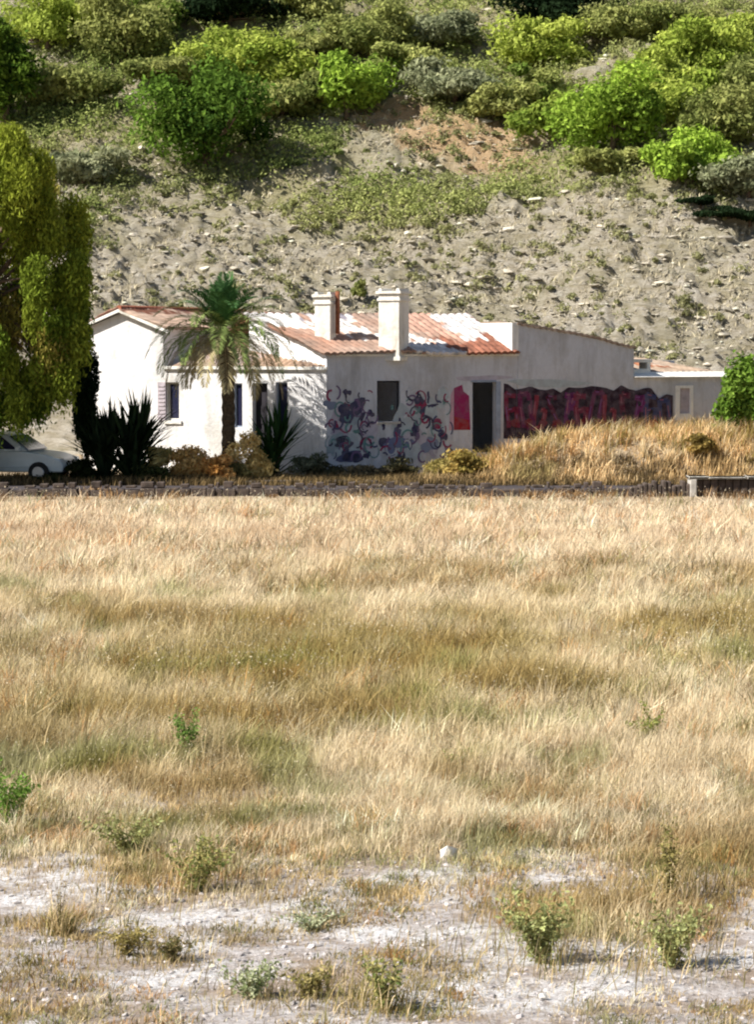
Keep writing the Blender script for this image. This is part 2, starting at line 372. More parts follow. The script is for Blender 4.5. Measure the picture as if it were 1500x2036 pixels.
def field_color(x, y):
    n1 = fbm(x, y, 5, 4, 101)[:, None]; n2 = fbm(x, y, 1.3, 3, 111)[:, None]; n3 = fbm(x, y, .5, 2, 119)[:, None]
    pale = np.array([.78, .66, .46]); oliv = np.array([.40, .32, .11]); brown = np.array([.42, .29, .13]); pink = np.array([.82, .66, .49])
    yy = y[:, None]; xx = x[:, None]
    # broad olive belt across the middle of the field
    belt = np.exp(-((yy - 29.5 - .35 * xx) / 6.5) ** 2)
    ol = np.clip((belt * .8 + (n2 - .5) * 2.2 + (n1 - .5) * 1.4), 0, 1) * (1 - sst(42, 50, yy))
    c = pale * (1 - ol) + oliv * ol
    br = sst(.50, .62, n1 * .35 + n2 * .65) * .6 * (1 - sst(46, 54, yy))
    c = c * (1 - br) + brown * br
    pk = sst(34, 50, yy) * .55; c = c * (1 - pk) + pink * pk
    gr = sst(.66, .74, fbm(x, y, .9, 2, 131))[:, None] * .6 * (1 - sst(38, 46, yy))
    c = c * (1 - gr) + np.array([.24, .27, .08]) * gr
    return np.clip(c * (.8 + .4 * n3) * rng.uniform(.8, 1.2, (len(x), 1)), 0, .9)
def sample(n, y0, y1, half=.175, pad=1.0):
    y = rng.uniform(y0, y1, int(n)); x = rng.uniform(-1, 1, int(n)) * (half * y + pad); return x, y
parts = []
for (n, y0, y1, h0, w0) in ((150000, 14, 24, .26, .0026), (150000, 22, 36, .34, .0040), (150000, 34, 50, .36, .0065), (110000, 48, 63.45, .34, .010)):
    x, y = sample(n, y0, y1)
    cl = fbm(x, y, .55, 2, 140); b_ = bare(x, y)
    k = rng.uniform(0, 1, len(x)) < np.clip((1 - b_ * .88) * (.35 + 1.1 * sst(.35, .65, cl)), 0, 1); x, y, cl, b_ = x[k], y[k], cl[k], b_[k]
    h = h0 * (.45 + 1.0 * cl) * rng.uniform(.5, 1.25, len(x)) * (1 - .78 * b_) * (1 + .5 * (fbm(x, y, 4, 2, 150) - .5))
    h = h * (.12 + .88 * sst(.6, 9, 63.6 - y))
    parts.append(blades(x, y, h, np.full(len(x), w0) * rng.uniform(.6, 1.5, len(x)), field_color(x, y)))
def tufts(n, y0, y1, h0, w0, per, colf, half=.175, pad=1.0, sp=.10):
    x, y = sample(n, y0, y1, half, pad); k = rng.uniform(0, 1, len(x)) > bare(x, y) * (.35 + .75 * sst(.4, .55, fbm(x, y, .9, 2, 199))); x, y = x[k], y[k]; n = len(x)
    hh = np.repeat(h0 * rng.uniform(.4, 1.6, n) * (1 - .6 * bare(x, y)), per) * rng.uniform(.6, 1.1, n * per)
    c = np.repeat(colf(x, y), per, 0) * rng.uniform(.8, 1.2, (n * per, 1))
    x = np.repeat(x, per) + rng.normal(0, sp, n * per); y = np.repeat(y, per) + rng.normal(0, sp, n * per)
    return blades(x, y, hh, np.full(n * per, w0) * rng.uniform(.6, 1.5, n * per), c, .5)
def tcol(x, y):
    b_ = field_color(x, y); r = rng.uniform(0, 1, (len(x), 1))
    return np.where(r < .25, b_ * np.array([.45, .48, .35]), np.where(r < .6, b_ * .75, np.where(r < .8, np.minimum(b_ * 1.25 + .04, .9), b_ * np.array([.75, .55, .4]))))
parts.append(tufts(4200, 13.5, 24, .20, .0032, 30, tcol, sp=.06))
parts.append(tufts(5200, 13.2, 21, .12, .004, 34, lambda x, y: np.array([[.36, .27, .12], [.20, .21, .08], [.55, .42, .22]])[rng.integers(0, 3, len(x))] * rng.uniform(.5, 1.4, (len(x), 1)), sp=.07))
parts.append(tufts(2200, 23, 40, .34, .005, 22, tcol, sp=.08))
parts.append(tufts(2300, 38, 59, .38, .010, 14, tcol, sp=.12))
parts.append(tufts(110, 62, 64.5, .22, .014, 24, lambda x, y: np.array([[.22, .14, .07]]) * rng.uniform(.5, 2.2, (len(x), 1)), sp=.16))
def join(ps, name, m, label):
    V = np.concatenate([p[0] for p in ps]); off = 0; Ls = []
    for p in ps: Ls.append(p[1] + off); off += len(p[0])
    return tag(npmesh(name, V, np.concatenate(Ls), np.concatenate([p[2] for p in ps]), m, None, {'Col': np.concatenate([p[3] for p in ps])}), label, 'grass', None, 'stuff')
join(parts, 'dry_grass', M_grass, 'sun bleached dry grass covering the open field')
Vh = []; Ch = []
for (n, y0, y1, h0, sz_) in ((9000, 16, 26, .34, .010), (12000, 25, 42, .40, .016), (9000, 40, 60, .42, .024)):
    x, y = sample(n, y0, y1); k = (bare(x, y) < .4) & (fbm(x, y, 1.2, 2, 190) > .45); x, y = x[k], y[k]
    p = np.stack([x, y, H(x, y) + h0 * rng.uniform(.6, 1.25, len(x))], -1); v, c = leaf_quads(p, rng.normal(size=p.shape) * [1, 1, .3], sz_, np.array([[.90, .80, .60]]) * rng.uniform(.5, 1, (len(x), 1)), .35); Vh.append(v); Ch.append(c)
tag(leaf_obj('grass_seed_heads', np.concatenate(Vh), np.concatenate(Ch), M_grass), 'pale seed heads over the dry grass', 'grass', None, 'stuff')
# the bank and the verge beyond the road
parts = []
x, y = sample(60000, 68.5, 79, .17, 2)
xr = x - (y - 70) * .15
k = (xr > 1.2) & (rng.uniform(0, 1, len(x)) < .5 + .5 * sst(1.2, 3, xr)); x, y = x[k], y[k]
nn = fbm(x, y, 1.1, 3, 160)[:, None]
c = np.array([.84, .64, .38]) * (1 - nn) * 1.3 + np.array([.50, .33, .13]) * nn
gm = sst(.56, .68, fbm(x, y, 1.6, 2, 165))[:, None] * .7; c = c * (1 - gm) + np.array([.22, .20, .06]) * gm
parts.append(blades(x, y, (.06 + .9 * np.clip(fbm(x, y, .9, 3, 170) - .25, 0, 1)) * rng.uniform(.4, 1.3, len(x)), np.full(len(x), .014), c))
x, y = sample(9000, 68.9, 71.6, .17, 1); k = x < 1.4; x, y = x[k], y[k]
parts.append(blades(x, y, rng.uniform(.08, .3, len(x)), np.full(len(x), .012), np.array([[.45, .33, .16]]) * rng.uniform(.6, 1.2, (len(x), 1))))
x, y = sample(900, 70, 77, .17, 1); k = (x > 2) ; x = np.repeat(x[k], 22) + rng.normal(0, .10, k.sum() * 22); y = np.repeat(y[k], 22) + rng.normal(0, .08, k.sum() * 22)
parts.append(blades(x, y, rng.uniform(.2, .75, len(x)), np.full(len(x), .013), np.repeat(np.array([[.80, .66, .42], [.34, .27, .09], [.5, .3, .13]])[rng.integers(0, 3, k.sum())], 22, 0) * rng.uniform(.6, 1.2, (len(x), 1)), .5))
x, y = sample(2600, 67.9, 70.2, .17, 1); x = np.repeat(x, 8) + rng.normal(0, .07, len(x) * 8); y = np.repeat(y, 8) + rng.normal(0, .05, len(y) * 8)
parts.append(blades(x, y, rng.uniform(.1, .42, len(x)) * (.3 + fbm(x, y, 1.5, 2, 177)), np.full(len(x), .012), np.where(rng.uniform(0, 1, (len(x), 1)) < .5, np.array([[.10, .075, .04]]), np.array([[.30, .21, .10]])) * rng.uniform(.6, 1.3, (len(x), 1))))
join(parts, 'bank_grass', M_grass, 'golden dry grass on the bank before the house')

# ------------------------------------------------------------------ the house
C0 = np.array([-1.5, 72.0])
nA = np.array([-.423, -.906]); tA = np.array([-.906, .423])
nB = np.array([-.375 * -1, -.927]); tB = np.array([.927, .375])
def LP(O, t, n, s, d, z): p = O + t * s - n * d; return (p[0], p[1], z)
def lbox(mb, O, t, n, s0, s1, d0, d1, z0, z1):
    mb.hexa([LP(O, t, n, s0, d0, z0), LP(O, t, n, s1, d0, z0), LP(O, t, n, s1, d1, z0), LP(O, t, n, s0, d1, z0),
             LP(O, t, n, s0, d0, z1), LP(O, t, n, s1, d0, z1), LP(O, t, n, s1, d1, z1), LP(O, t, n, s0, d1, z1)])
def wall(mb, O, t, n, s0, s1, z0, z1, ops=(), th=.3):
    cur = s0
    for (a, b, za, zb) in sorted(ops):
        if a > cur: lbox(mb, O, t, n, cur, a, 0, th, z0, z1)
        if za > z0: lbox(mb, O, t, n, a, b, 0, th, z0, za)
        lbox(mb, O, t, n, a, b, 0, th, zb, z1); cur = b
    if cur < s1: lbox(mb, O, t, n, cur, s1, 0, th, z0, z1)
def sA(px, O=C0, t=tA):  # s along a facade line for a picture column
    k = (px - CX) / F; return (k * O[1] - O[0]) / (t[0] - k * t[1])
def sB(px): return sA(px, C0, tB)
def zA(px, py): return ZY(py, C0[1] + tA[1] * sA(px))
def zB(px, py): return ZY(py, C0[1] + tB[1] * sB(px))
house = empty('farmhouse', (0, 74, .1), 'derelict white farmhouse with graffiti, tiled roofs and two tall chimneys', 'house')
ZB = -.3
# wing A gable block
sg0, sg1 = sA(325), sA(165); sap = sA(243)
eL, eR, ap = zA(165, 652), zA(325, 655), zA(243, 622)
mb = MB(); lbox(mb, C0, tA, nA, sg0, sg1, 0, .3, ZB, eR)
ring = [(sg0, eR), (sg1, eR), (sap, ap)]
mb.prism([LP(C0, tA, nA, s_, 0, z_) for s_, z_ in ring], [LP(C0, tA, nA, s_, .3, z_) for s_, z_ in ring])
lbox(mb, C0, tA, nA, sg1 - .3, sg1 - .002, .3, 7.6, ZB, eR); lbox(mb, C0, tA, nA, sg0 + .002, sg0 + .3, .3, 7.6, ZB, eR); lbox(mb, C0, tA, nA, sg0, sg1, 7.6, 7.9, ZB, eR)
mb.build('wall', M_white, house)['label'] = 'bright white gable wall'
# annex front wall with window, doorway
wz = zA(340, 760), zA(340, 836)
opsA = [(sA(357), sA(332), wz[1], wz[0]), (sA(532), sA(502), zA(515, 945), zA(515, 762)), (sA(572), sA(548), zA(560, 850), zA(560, 760)), (sA(482), sA(464), zA(470, 850), zA(470, 762))]
ZT = zA(600, 735); mb = MB(); wall(mb, C0, tA, nA, .02, sg0, ZB, ZT, opsA)
mb.build('wall', M_white, house)['label'] = 'white front wall below the palm'
mb = MB(); lbox(mb, C0, tA, nA, -.03, sg0 - .02, -.1, .34, ZT, ZT + .09); mb.build('cornice', M_trim, house)
wn = MB(); a, b, z0, z1 = opsA[0]
for (s0, s1, q0, q1) in ((a, b, z0, z0 + .06), (a, b, z1 - .06, z1), (a, a + .06, z0 + .06, z1 - .06), (b - .06, b, z0 + .06, z1 - .06)): lbox(wn, C0, tA, nA, s0, s1, .08, .15, q0, q1)
wo_ = wn.build('window', M_trim, house)
q = MB(); lbox(q, C0, tA, nA, a + .05, b - .05, .11, .13, z0 + .05, z1 - .05); q.build('pane', M_glass, wo_)
q = MB(); lbox(q, C0, tA, nA, a - .08, b + .1, -.06, .06, z0 - .1, z0 - .004); q.build('sill', M_trim, wo_)
q = MB(); lbox(q, C0, tA, nA, b + .02, b + .30, -.06, -.01, z0, z1)
for k in range(9): lbox(q, C0, tA, nA, b + .05, b + .27, -.08, -.061, z0 + .08 + k * (z1 - z0 - .1) / 9, z0 + .12 + k * (z1 - z0 - .1) / 9)
q.build('shutter', M_lilac, wo_)
for (a, b, z0, z1) in (opsA[2], opsA[3]):
    wn = MB()
    for (s0, s1, q0, q1) in ((a, b, z0, z0 + .05), (a, b, z1 - .05, z1), (a, a + .05, z0 + .05, z1 - .05), (b - .05, b, z0 + .05, z1 - .05)): lbox(wn, C0, tA, nA, s0, s1, .1, .16, q0, q1)
    wo_ = wn.build('window', M_blue, house); q = MB(); lbox(q, C0, tA, nA, a + .04, b - .04, .12, .14, z0 + .04, z1 - .04); q.build('pane', M_glass, wo_)
a, b, z0, z1 = opsA[1]; q = MB(); lbox(q, C0, tA, nA, a + .01, b - .01, .22, .27, z0, z1 - .01)
for k in range(3): lbox(q, C0, tA, nA, a + .06, b - .06, .2, .221, z0 + .15 + k * .7, z0 + .7 + k * .7)
q.build('door', M_dark, house)

# roofs
def tile_roof(name, bl, br, tr, tl, colf, parent, pitch=.21, row=.34, amp=.045, m=None):
    bl, br, tr, tl = [np.array(p, float) for p in (bl, br, tr, tl)]
    W = np.linalg.norm(br - bl); D = np.linalg.norm(tl - bl); nu = max(4, int(W / pitch)) * 6; nv = max(2, int(D / row)) * 2
    N = np.cross(br - bl, tl - bl); N /= np.linalg.norm(N); N = N * (1 if N[2] > 0 else -1)
    u = np.linspace(0, 1, nu + 1); vv = np.linspace(0, 1, nv + 1); U, Vv = np.meshgrid(u, vv)
    Pp = (bl * (1 - U[..., None]) + br * U[..., None]) * (1 - Vv[..., None]) + (tl * (1 - U[..., None]) + tr * U[..., None]) * Vv[..., None]
    w_ = np.abs(np.sin(U * (nu / 6) * pi)) * amp + (np.arange(nv + 1) % 2)[:, None] * -.018
    sag = (fbm(U * W, Vv * D, 1.4, 2, 200) - .5) * .12
    Pp = Pp + N * (w_ + sag)[..., None]
    c = np.zeros(U.shape + (3,)); jit = vnoise(U * nu / 6 * 1.0, Vv * nv / 2, 210)[..., None]
    c[:] = colf(U, Vv); c = np.clip(c * (.7 + .6 * jit), 0, .92)
    i = np.arange((nu + 1) * (nv + 1)).reshape(nv + 1, nu + 1)
    L = np.stack([i[:-1, :-1], i[:-1, 1:], i[1:, 1:], i[1:, :-1]], -1).reshape(-1, 4)
    o = npmesh(name, Pp.reshape(-1, 3), L, np.full(len(L), 4), m or M_tile, parent, {'Col': c.reshape(-1, 3)})
    q = o.modifiers.new('thick', 'SOLIDIFY'); q.thickness = .07; q.offset = -1; return o
TERRA = np.array([.31, .13, .085]); PALE = np.array([.50, .41, .35]); WHITE = np.array([.84, .81, .80]); BROWN = np.array([.33, .22, .14])
def patches(rects, base, fallback=None):
    def f(U, V):
        n = fbm(U * 9, V * 4, 1, 3, 220)[..., None]; c = base * (1 - n) * 1.2 + PALE * n * .8
        ju = (fbm(U * 16, V * 7, 1, 3, 230) - .5) * .14; jv = (fbm(U * 16, V * 7, 1, 3, 240) - .5) * .6
        for (u0, u1, v0, v1, cc) in rects:
            k = (U + ju > u0) & (U + ju < u1) & (V + jv > v0) & (V + jv < v1); c[k] = (cc * (.72 + .28 * sst(.35, .55, fbm(U * 60, V * 20, 1, 3, 260)))[..., None])[k]
        return c
    return f
# gable roof: two slopes, ridge running back
ov = .18
def GL(s, d, z): return LP(C0, tA, nA, s, d, z)
sl = (ap - eR) / (sap - sg0); ridge = ap + .10
tile_roof('roof', GL(sg0 - .25, 8, eR - .25 * sl + .08), GL(sg0 - .25, -ov, eR - .25 * sl + .08), GL(sap, -ov, ridge), GL(sap, 8, ridge), patches([(.0, 1, .8, 1.1, TERRA * .7)], np.array([.58, .40, .30])), house)['label'] = 'right slope of the gable roof'
tile_roof('roof', GL(sg1 + .25, -ov, eR - .02), GL(sg1 + .25, 8, eR - .02), GL(sap, 8, ridge), GL(sap, -ov, ridge), patches([], TERRA), house)
mb = MB()
for k in range(16): mb.tube([GL(sap, -ov + .51 * k, ridge + .02), GL(sap, -ov + .51 * k + .56, ridge + .035)], [.11, .095], 8)
mb.build('ridge_tile', simple('ridge_clay', (.36, .12, .07), .9, .4, 6), house)
# white verge boards along the gable
mb = MB()
for (sa_, sb_, za_, zb_) in ((sg0 - .27, sap, eR - .27 * sl - .02, ridge - .08), (sg1 + .27, sap, eR - .10, ridge - .08)):
    mb.prism([GL(sa_, -ov - .03, za_), GL(sb_, -ov - .03, zb_), GL(sb_, -ov - .03, zb_ + .09), GL(sa_, -ov - .03, za_ + .09)], [GL(sa_, -ov + .05, za_), GL(sb_, -ov + .05, zb_), GL(sb_, -ov + .05, zb_ + .09), GL(sa_, -ov + .05, za_ + .09)])
mb.build('verge_board', M_trim, house)
# annex lean-to roof
tile_roof('roof', GL(sg0 - .27, .1, ZT + .12), GL(0, .1, ZT + .12), GL(0, 3.4, ZT + 1.0), GL(sg0 - .27, 3.4, ZT + 1.0), patches([(.0, .5, .0, .3, np.array([.62, .50, .46]))], np.array([.50, .33, .22])), house)['label'] = 'weathered lean-to roof behind the palm'

# main block B1
sE = sB(1030); s2 = sB(1260); s3 = sB(1460)
zE = zB(850, 702); mb = MB()
opsB = [(sB(750), sB(796), zB(770, 838), zB(770, 757)), (sB(940), sB(988), zB(960, 900), zB(960, 760))]
wall(mb, C0, tB, nB, 0, sE, ZB, zE, opsB)
DR = 3.6; zR = ZY(624, 76.4) + .0; sR = -1.2
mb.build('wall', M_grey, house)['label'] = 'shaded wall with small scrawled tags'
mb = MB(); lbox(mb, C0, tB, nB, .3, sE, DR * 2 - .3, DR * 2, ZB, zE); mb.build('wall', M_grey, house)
mb = MB()  # end wall rising to the ridge on the left side of the block
pl = [LP(C0, tB, nB, .0, .31, ZT), LP(C0, tB, nB, sR, DR, ZT), LP(C0, tB, nB, sR, DR, zR - .12), LP(C0, tB, nB, .0, .31, zE - .02)]
pk = [(p[0] + tB[0] * .28, p[1] + tB[1] * .28, p[2]) for p in pl]
mb.prism(pl, pk); mb.build('wall', M_white, house)['label'] = 'end wall rising to the ridge'
RB = [(.60, .80, .45, 1.2, np.array([.58, .36, .28])), (.79, .985, .38, 1.2, WHITE), (.44, .68, -.1, .36, WHITE), (.68, .985, -.1, .38, TERRA * 1.1), (-.1, .22, .62, 1.2, WHITE), (.25, .43, .40, .95, WHITE), (.22, .42, .93, 1.2, np.array([.30, .28, .33])), (.25, .43, .62, .70, BROWN)]
RB_OLD = [(-.1, .22, .62, 1.2, WHITE), (.22, .42, .52, 1.2, WHITE * .98), (.22, .40, .80, .86, BROWN), (.42, .55, .60, 1.2, TERRA * 1.35), (.53, .72, .02, .42, WHITE),
      (.28, .50, .12, .50, WHITE), (.74, .985, .30, 1.2, WHITE), (.62, .74, .5, 1.2, np.array([.66, .36, .27]))]
tile_roof('roof', LP(C0, tB, nB, -.15, -.2, zE + .02), LP(C0, tB, nB, sE, -.2, zE + .02), LP(C0, tB, nB, sE, DR, zR), LP(C0, tB, nB, sR - .2, DR, zR), patches(RB, np.array([.36, .18, .12])), house)['label'] = 'tiled roof with peeling whitewash patches'
tile_roof('roof', LP(C0, tB, nB, sE, DR * 2 + .2, zE), LP(C0, tB, nB, sR - .2, DR * 2 + .2, zE), LP(C0, tB, nB, sR - .2, DR, zR), LP(C0, tB, nB, sE, DR, zR), patches([], TERRA), house)
mb = MB(); lbox(mb, C0, tB, nB, .3, sE, -.06, -.002, zE - .09, zE - .03); mb.build('cornice', M_trim, house)
# door frame (blue, right jamb wide), red painted panel
a, b, z0, z1 = opsB[1]; q = MB(); lbox(q, C0, tB, nB, b - .02, b + .13, -.03, -.003, z0, z1 + .02); lbox(q, C0, tB, nB, a - .05, b - .021, -.03, -.003, z1, z1 + .06)
fo = q.build('door_frame', M_blue, house)
q = MB(); lbox(q, C0, tB, nB, a + .05, a + .09, .3, .95, z0, z1 - .05); q.build('door', M_dark, house)
a, b, z0, z1 = opsB[0]; q = MB()
for (s0, s1, q0, q1) in ((a, b, z1 - .05, z1 - .004), (a, a + .05, z0, z1 - .05), (b - .05, b, z0, z1 - .05)): lbox(q, C0, tB, nB, s0, s1, .1, .16, q0, q1)
wo_ = q.build('window', M_dark, house); q = MB(); lbox(q, C0, tB, nB, a, b, -.05, .05, z0 - .07, z0 - .004); q.build('sill', M_conc, wo_)

# block B2: taller wall, sloping top
zt1, zt2 = zB(1030, 641), zB(1258, 690)
mb = MB(); ring = [(sE + .002, ZB), (s2, ZB), (s2, zt2), (sE + .002, zt1)]
D2 = 4.2
for d0, d1 in ((-.02, .28), (D2 - .3, D2)):
    mb.prism([LP(C0, tB, nB, s_, d0, z_) for s_, z_ in ring], [LP(C0, tB, nB, s_, d1, z_) for s_, z_ in ring])
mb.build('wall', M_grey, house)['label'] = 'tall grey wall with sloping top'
mb = MB(); lbox(mb, C0, tB, nB, sE - .22, sE, -.04, D2, zE + .05, zt1 - .01)
mb.build('wall', M_trim, house)['label'] = 'white stub wall beside the roof'
def P2(s, d, z): return LP(C0, tB, nB, s, d, z)
zs = (zt2 - zt1) / (s2 - sE)
tile_roof('roof', P2(sE - .05, -.08, zt1 + .02), P2(s2 + .08, -.08, zt2 + .02), P2(s2 + .08, D2, zt2 + .05), P2(sE - .05, D2, zt1 + .05), patches([], BROWN * .7), house, amp=.03)['label'] = 'dark edged roof of the taller block'
# block B3: low annex
z3 = zB(1360, 750); mb = MB()
ops3 = [(sB(1346), sB(1376), zB(1360, 836), zB(1360, 770))]
wall(mb, C0, tB, nB, s2 + .003, s3, ZB, z3, ops3); lbox(mb, C0, tB, nB, s3 - .3, s3, .3, 3.9, ZB, z3); lbox(mb, C0, tB, nB, s2, s3, 3.9, 4.2, ZB, z3 + .5)
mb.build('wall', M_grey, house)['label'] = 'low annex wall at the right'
a, b, z0, z1 = ops3[0]; q = MB(); lbox(q, C0, tB, nB, a - .05, a + .1, -.04, .1, z0, z1 + .06); lbox(q, C0, tB, nB, a + .1, b + .04, -.04, .1, z1 - .03, z1 + .06); lbox(q, C0, tB, nB, a + .1, b + .04, -.04, .1, z0, z0 + .22); lbox(q, C0, tB, nB, b - .06, b + .04, -.04, .1, z0 + .22, z1 - .03)
wo_ = q.build('window', M_trim, house); q = MB(); lbox(q, C0, tB, nB, a + .1, b - .06, .04, .07, z0 + .22, z1 - .03); q.build('pane', M_lilac, wo_)
mb = MB(); mb.hexa([P2(s2 + .01, -.14, z3), P2(s3 + .06, -.14, z3), P2(s3 + .06, .5, z3), P2(s2 + .01, .5, z3), P2(s2 + .01, -.14, z3 + .02), P2(s3 + .06, -.14, z3 + .02), P2(s3 + .06, .5, z3 + .17), P2(s2 + .01, .5, z3 + .17)]); mb.build('cornice', M_trim, house)['label'] = 'bright white edge of the low annex roof'
tile_roof('roof', P2(s2 + .05, .52, z3 + .12), P2(s3 + .02, .52, z3 + .12), P2(s3 - .9, 4.2, z3 + .55), P2(s2 + .05, 4.2, z3 + .78), patches([(.35, .6, .3, .8, np.array([.36, .15, .08]))], np.array([.36, .26, .18])), house)['label'] = 'red brown tiles of the low annex'
# small roof vent box on annex
mb = MB(); O4 = C0 + tB * sB(1262); 
sv0, sv1 = 0.0, sB(1306) - sB(1262)
lbox(mb, O4, tB, nB, sv0, sv1, .4, .95, z3 + .12, z3 + .27); lbox(mb, O4, tB, nB, sv0, sv0 + .14, .4, .95, z3 + .27, z3 + .47); lbox(mb, O4, tB, nB, sv1 - .12, sv1, .4, .95, z3 + .27, z3 + .47); lbox(mb, O4, tB, nB, sv0 - .05, sv1 + .04, .36, 1.0, z3 + .47, z3 + .57)
mb.build('roof_vent', M_chim, house)

# chimneys (square to wing A)
def chimney(px0, px1, Y, ytop, ybase, side, cap, label):
    x0, x1 = (px0 - CX) / F * Y, (px1 - CX) / F * Y
    w_ = (x1 - x0) / .906; O = np.array([x1, Y]); zt, zb = ZY(ytop, Y), ZY(ybase, Y)
    m_ = MB(); lbox(m_, O, tA, nA, 0, w_, 0, side, zb, zt - .16)
    lbox(m_, O, tA, nA, -.05, w_ + .05, -.05, side + .05, zb - .02, zb + .10)
    lbox(m_, O, tA, nA, -.04, w_ + .04, -.04, side + .04, zt - .38, zt - .30)
    c_ = m_.build('chimney', M_chim, house, bev=.012); c_['label'] = label
    m_ = MB(); lbox(m_, O, tA, nA, -.07, w_ + .07, -.07, side + .07, zt - .158, zt - .08)
    for (a_, b_, c0, c1) in ((0, .1, 0, side), (w_ - .1, w_, 0, side)): lbox(m_, O, tA, nA, a_, b_, c0, c1, zt - .08, zt)
    m_.build('chimney_cap', M_chim, c_)
    if cap:
        p = O + tA * (-.02) - nA * side * .5; m_ = MB(); m_.tube([(p[0] + .12, p[1], zb + .3), (p[0] + .12, p[1], zt + .02)], [.07, .07], 10); m_.build('flue_pipe', M_rust, c_, smooth=True)
chimney(626, 657, 73.0, 580, 684, .40, True, 'shorter white chimney with a rusty flue pipe')
chimney(753, 794, 72.55, 573, 716, .72, False, 'tall cream chimney rising from the wall')

# graffiti on B wall (painted patches a few mm proud)
def blob(mb, cx, cz, rx_, rz_, d, col, seed, n=14, wob=.3):
    r_ = random.Random(seed); mb.col = col; pts = []
    ph = [r_.uniform(0, 6.3) for _ in range(3)]
    for k in range(n):
        a_ = 2 * pi * k / n; q_ = 1 + wob * (.5 * sin(2 * a_ + ph[0]) + .35 * sin(3 * a_ + ph[1]) + .3 * sin(5 * a_ + ph[2]))
        pts.append(P2(cx + rx_ * q_ * cos(a_), -d, cz + rz_ * q_ * sin(a_)))
    mb.add(pts, [tuple(range(n))])
def stroke(mb, pts, wdt, d, col):
    mb.col = col
    for k in range(len(pts) - 1):
        (a0, b0), (a1, b1) = pts[k], pts[k + 1]; L_ = math.hypot(a1 - a0, b1 - b0) + 1e-6; nx_, nz_ = -(b1 - b0) / L_ * wdt, (a1 - a0) / L_ * wdt
        dd = d + .0008 * (k % 3)
        mb.add([P2(a0 + nx_, -dd, b0 + nz_), P2(a0 - nx_, -dd, b0 - nz_), P2(a1 - nx_, -dd, b1 - nz_), P2(a1 + nx_, -dd, b1 + nz_)], [(0, 1, 2, 3)])
mb = MB(); r_ = random.Random(4)
MAR = [(.13, .008, .03), (.09, .006, .045), (.16, .02, .035), (.07, .005, .022), (.10, .008, .08)]
_gx = np.arange(995, 1370, 15.0); _gy = 766 + 16 * np.random.default_rng(3).uniform(0, 1, len(_gx)) ** 1.5 + 5 * np.sin(_gx * .03)
def ymid(px): return float(np.interp(px, _gx, _gy)) + max(0, px - 1290) * .3
bx = np.linspace(1002, 1338, 120)
for p0, p1 in zip(bx[:-1], bx[1:]):
    mb.col = (.020, .006, .018); pm = (p0 + p1) / 2; dd = .0045 if sB(p1) < sE else .0245
    mb.add([P2(sB(p0), -dd, zB(p0, 872)), P2(sB(p1), -dd, zB(p1, 872)), P2(sB(p1), -dd, zB(p1, ymid(p1))), P2(sB(p0), -dd, zB(p0, ymid(p0)))], [(0, 1, 2, 3)])
lets = np.linspace(1018, 1322, 12)
for k, px in enumerate(lets):
    s_ = sB(px); zt_ = zB(px, ymid(px) + 4); zb_ = zB(px, 860); zc_ = (zt_ + zb_) / 2; hz_ = (zt_ - zb_) / 2
    base = .004 if s_ < sE - .35 else .026; base += .0006 * (k % 2)
    cc = MAR[k % 5] if k < 10 else (.03, .04, .11); cc = tuple(v * 1.3 for v in cc)
    tl_ = r_.uniform(-.12, .12); w0 = r_.uniform(.13, .19)
    for (u0, v0, u1, v1) in [[(-1, -1, -1, 1), (-1, 1, 1, .8), (-1, 0, .8, .1), (.9, -1, .9, .2)], [(-1, -1, -.8, 1), (-.8, 1, 1, 1), (1, 1, 1, -1), (1, -1, -1, -.8)], [(-1, 1, -1, -1), (-1, -1, 1, -.9), (.2, .1, 1, .1), (1, .1, 1, -.9)], [(-.9, .9, .9, .8), (-.9, .9, -.2, 0), (-.2, 0, 1, -.9), (1, -.9, -1, -.9)], [(0, 1, 0, -1), (-1, .9, 1, .9), (-.9, -.9, .9, -.9), (.9, .9, .7, 0)]][k % 5]:
        pts = [(s_ + (u0 + (u1 - u0) * f) * .17 + tl_ * (v0 + (v1 - v0) * f), zc_ + (v0 + (v1 - v0) * f) * hz_ * .8) for f in np.linspace(0, 1, 6)]
        stroke(mb, [(a_ + .018 * sin(j * 1.7), b_ + .018 * cos(j * 1.3)) for j, (a_, b_) in enumerate(pts)], w0 * .52, base + .003, cc)
        stroke(mb, [(a_ - .02, b_ + .025) for a_, b_ in pts[1:4]], .014, base + .0062, (.34, .10, .14) if k % 3 else (.20, .08, .24))
    blob(mb, s_ + r_.uniform(-.1, .1), zc_ + hz_ * r_.uniform(-.5, .6), .06, .09, base + .0075, (.006, .004, .012), 90 + k, 18)
    blob(mb, s_ + .1, zc_ - hz_ * .55, .15, .12, base + .0070, (.17, .012, .02), 150 + k, 20)
mb.build('graffiti', M_paint, house, col=True)['label'] = 'dark red and purple lettering band'
mb = MB()
sc_ = [(903, 935, 765, 845)]
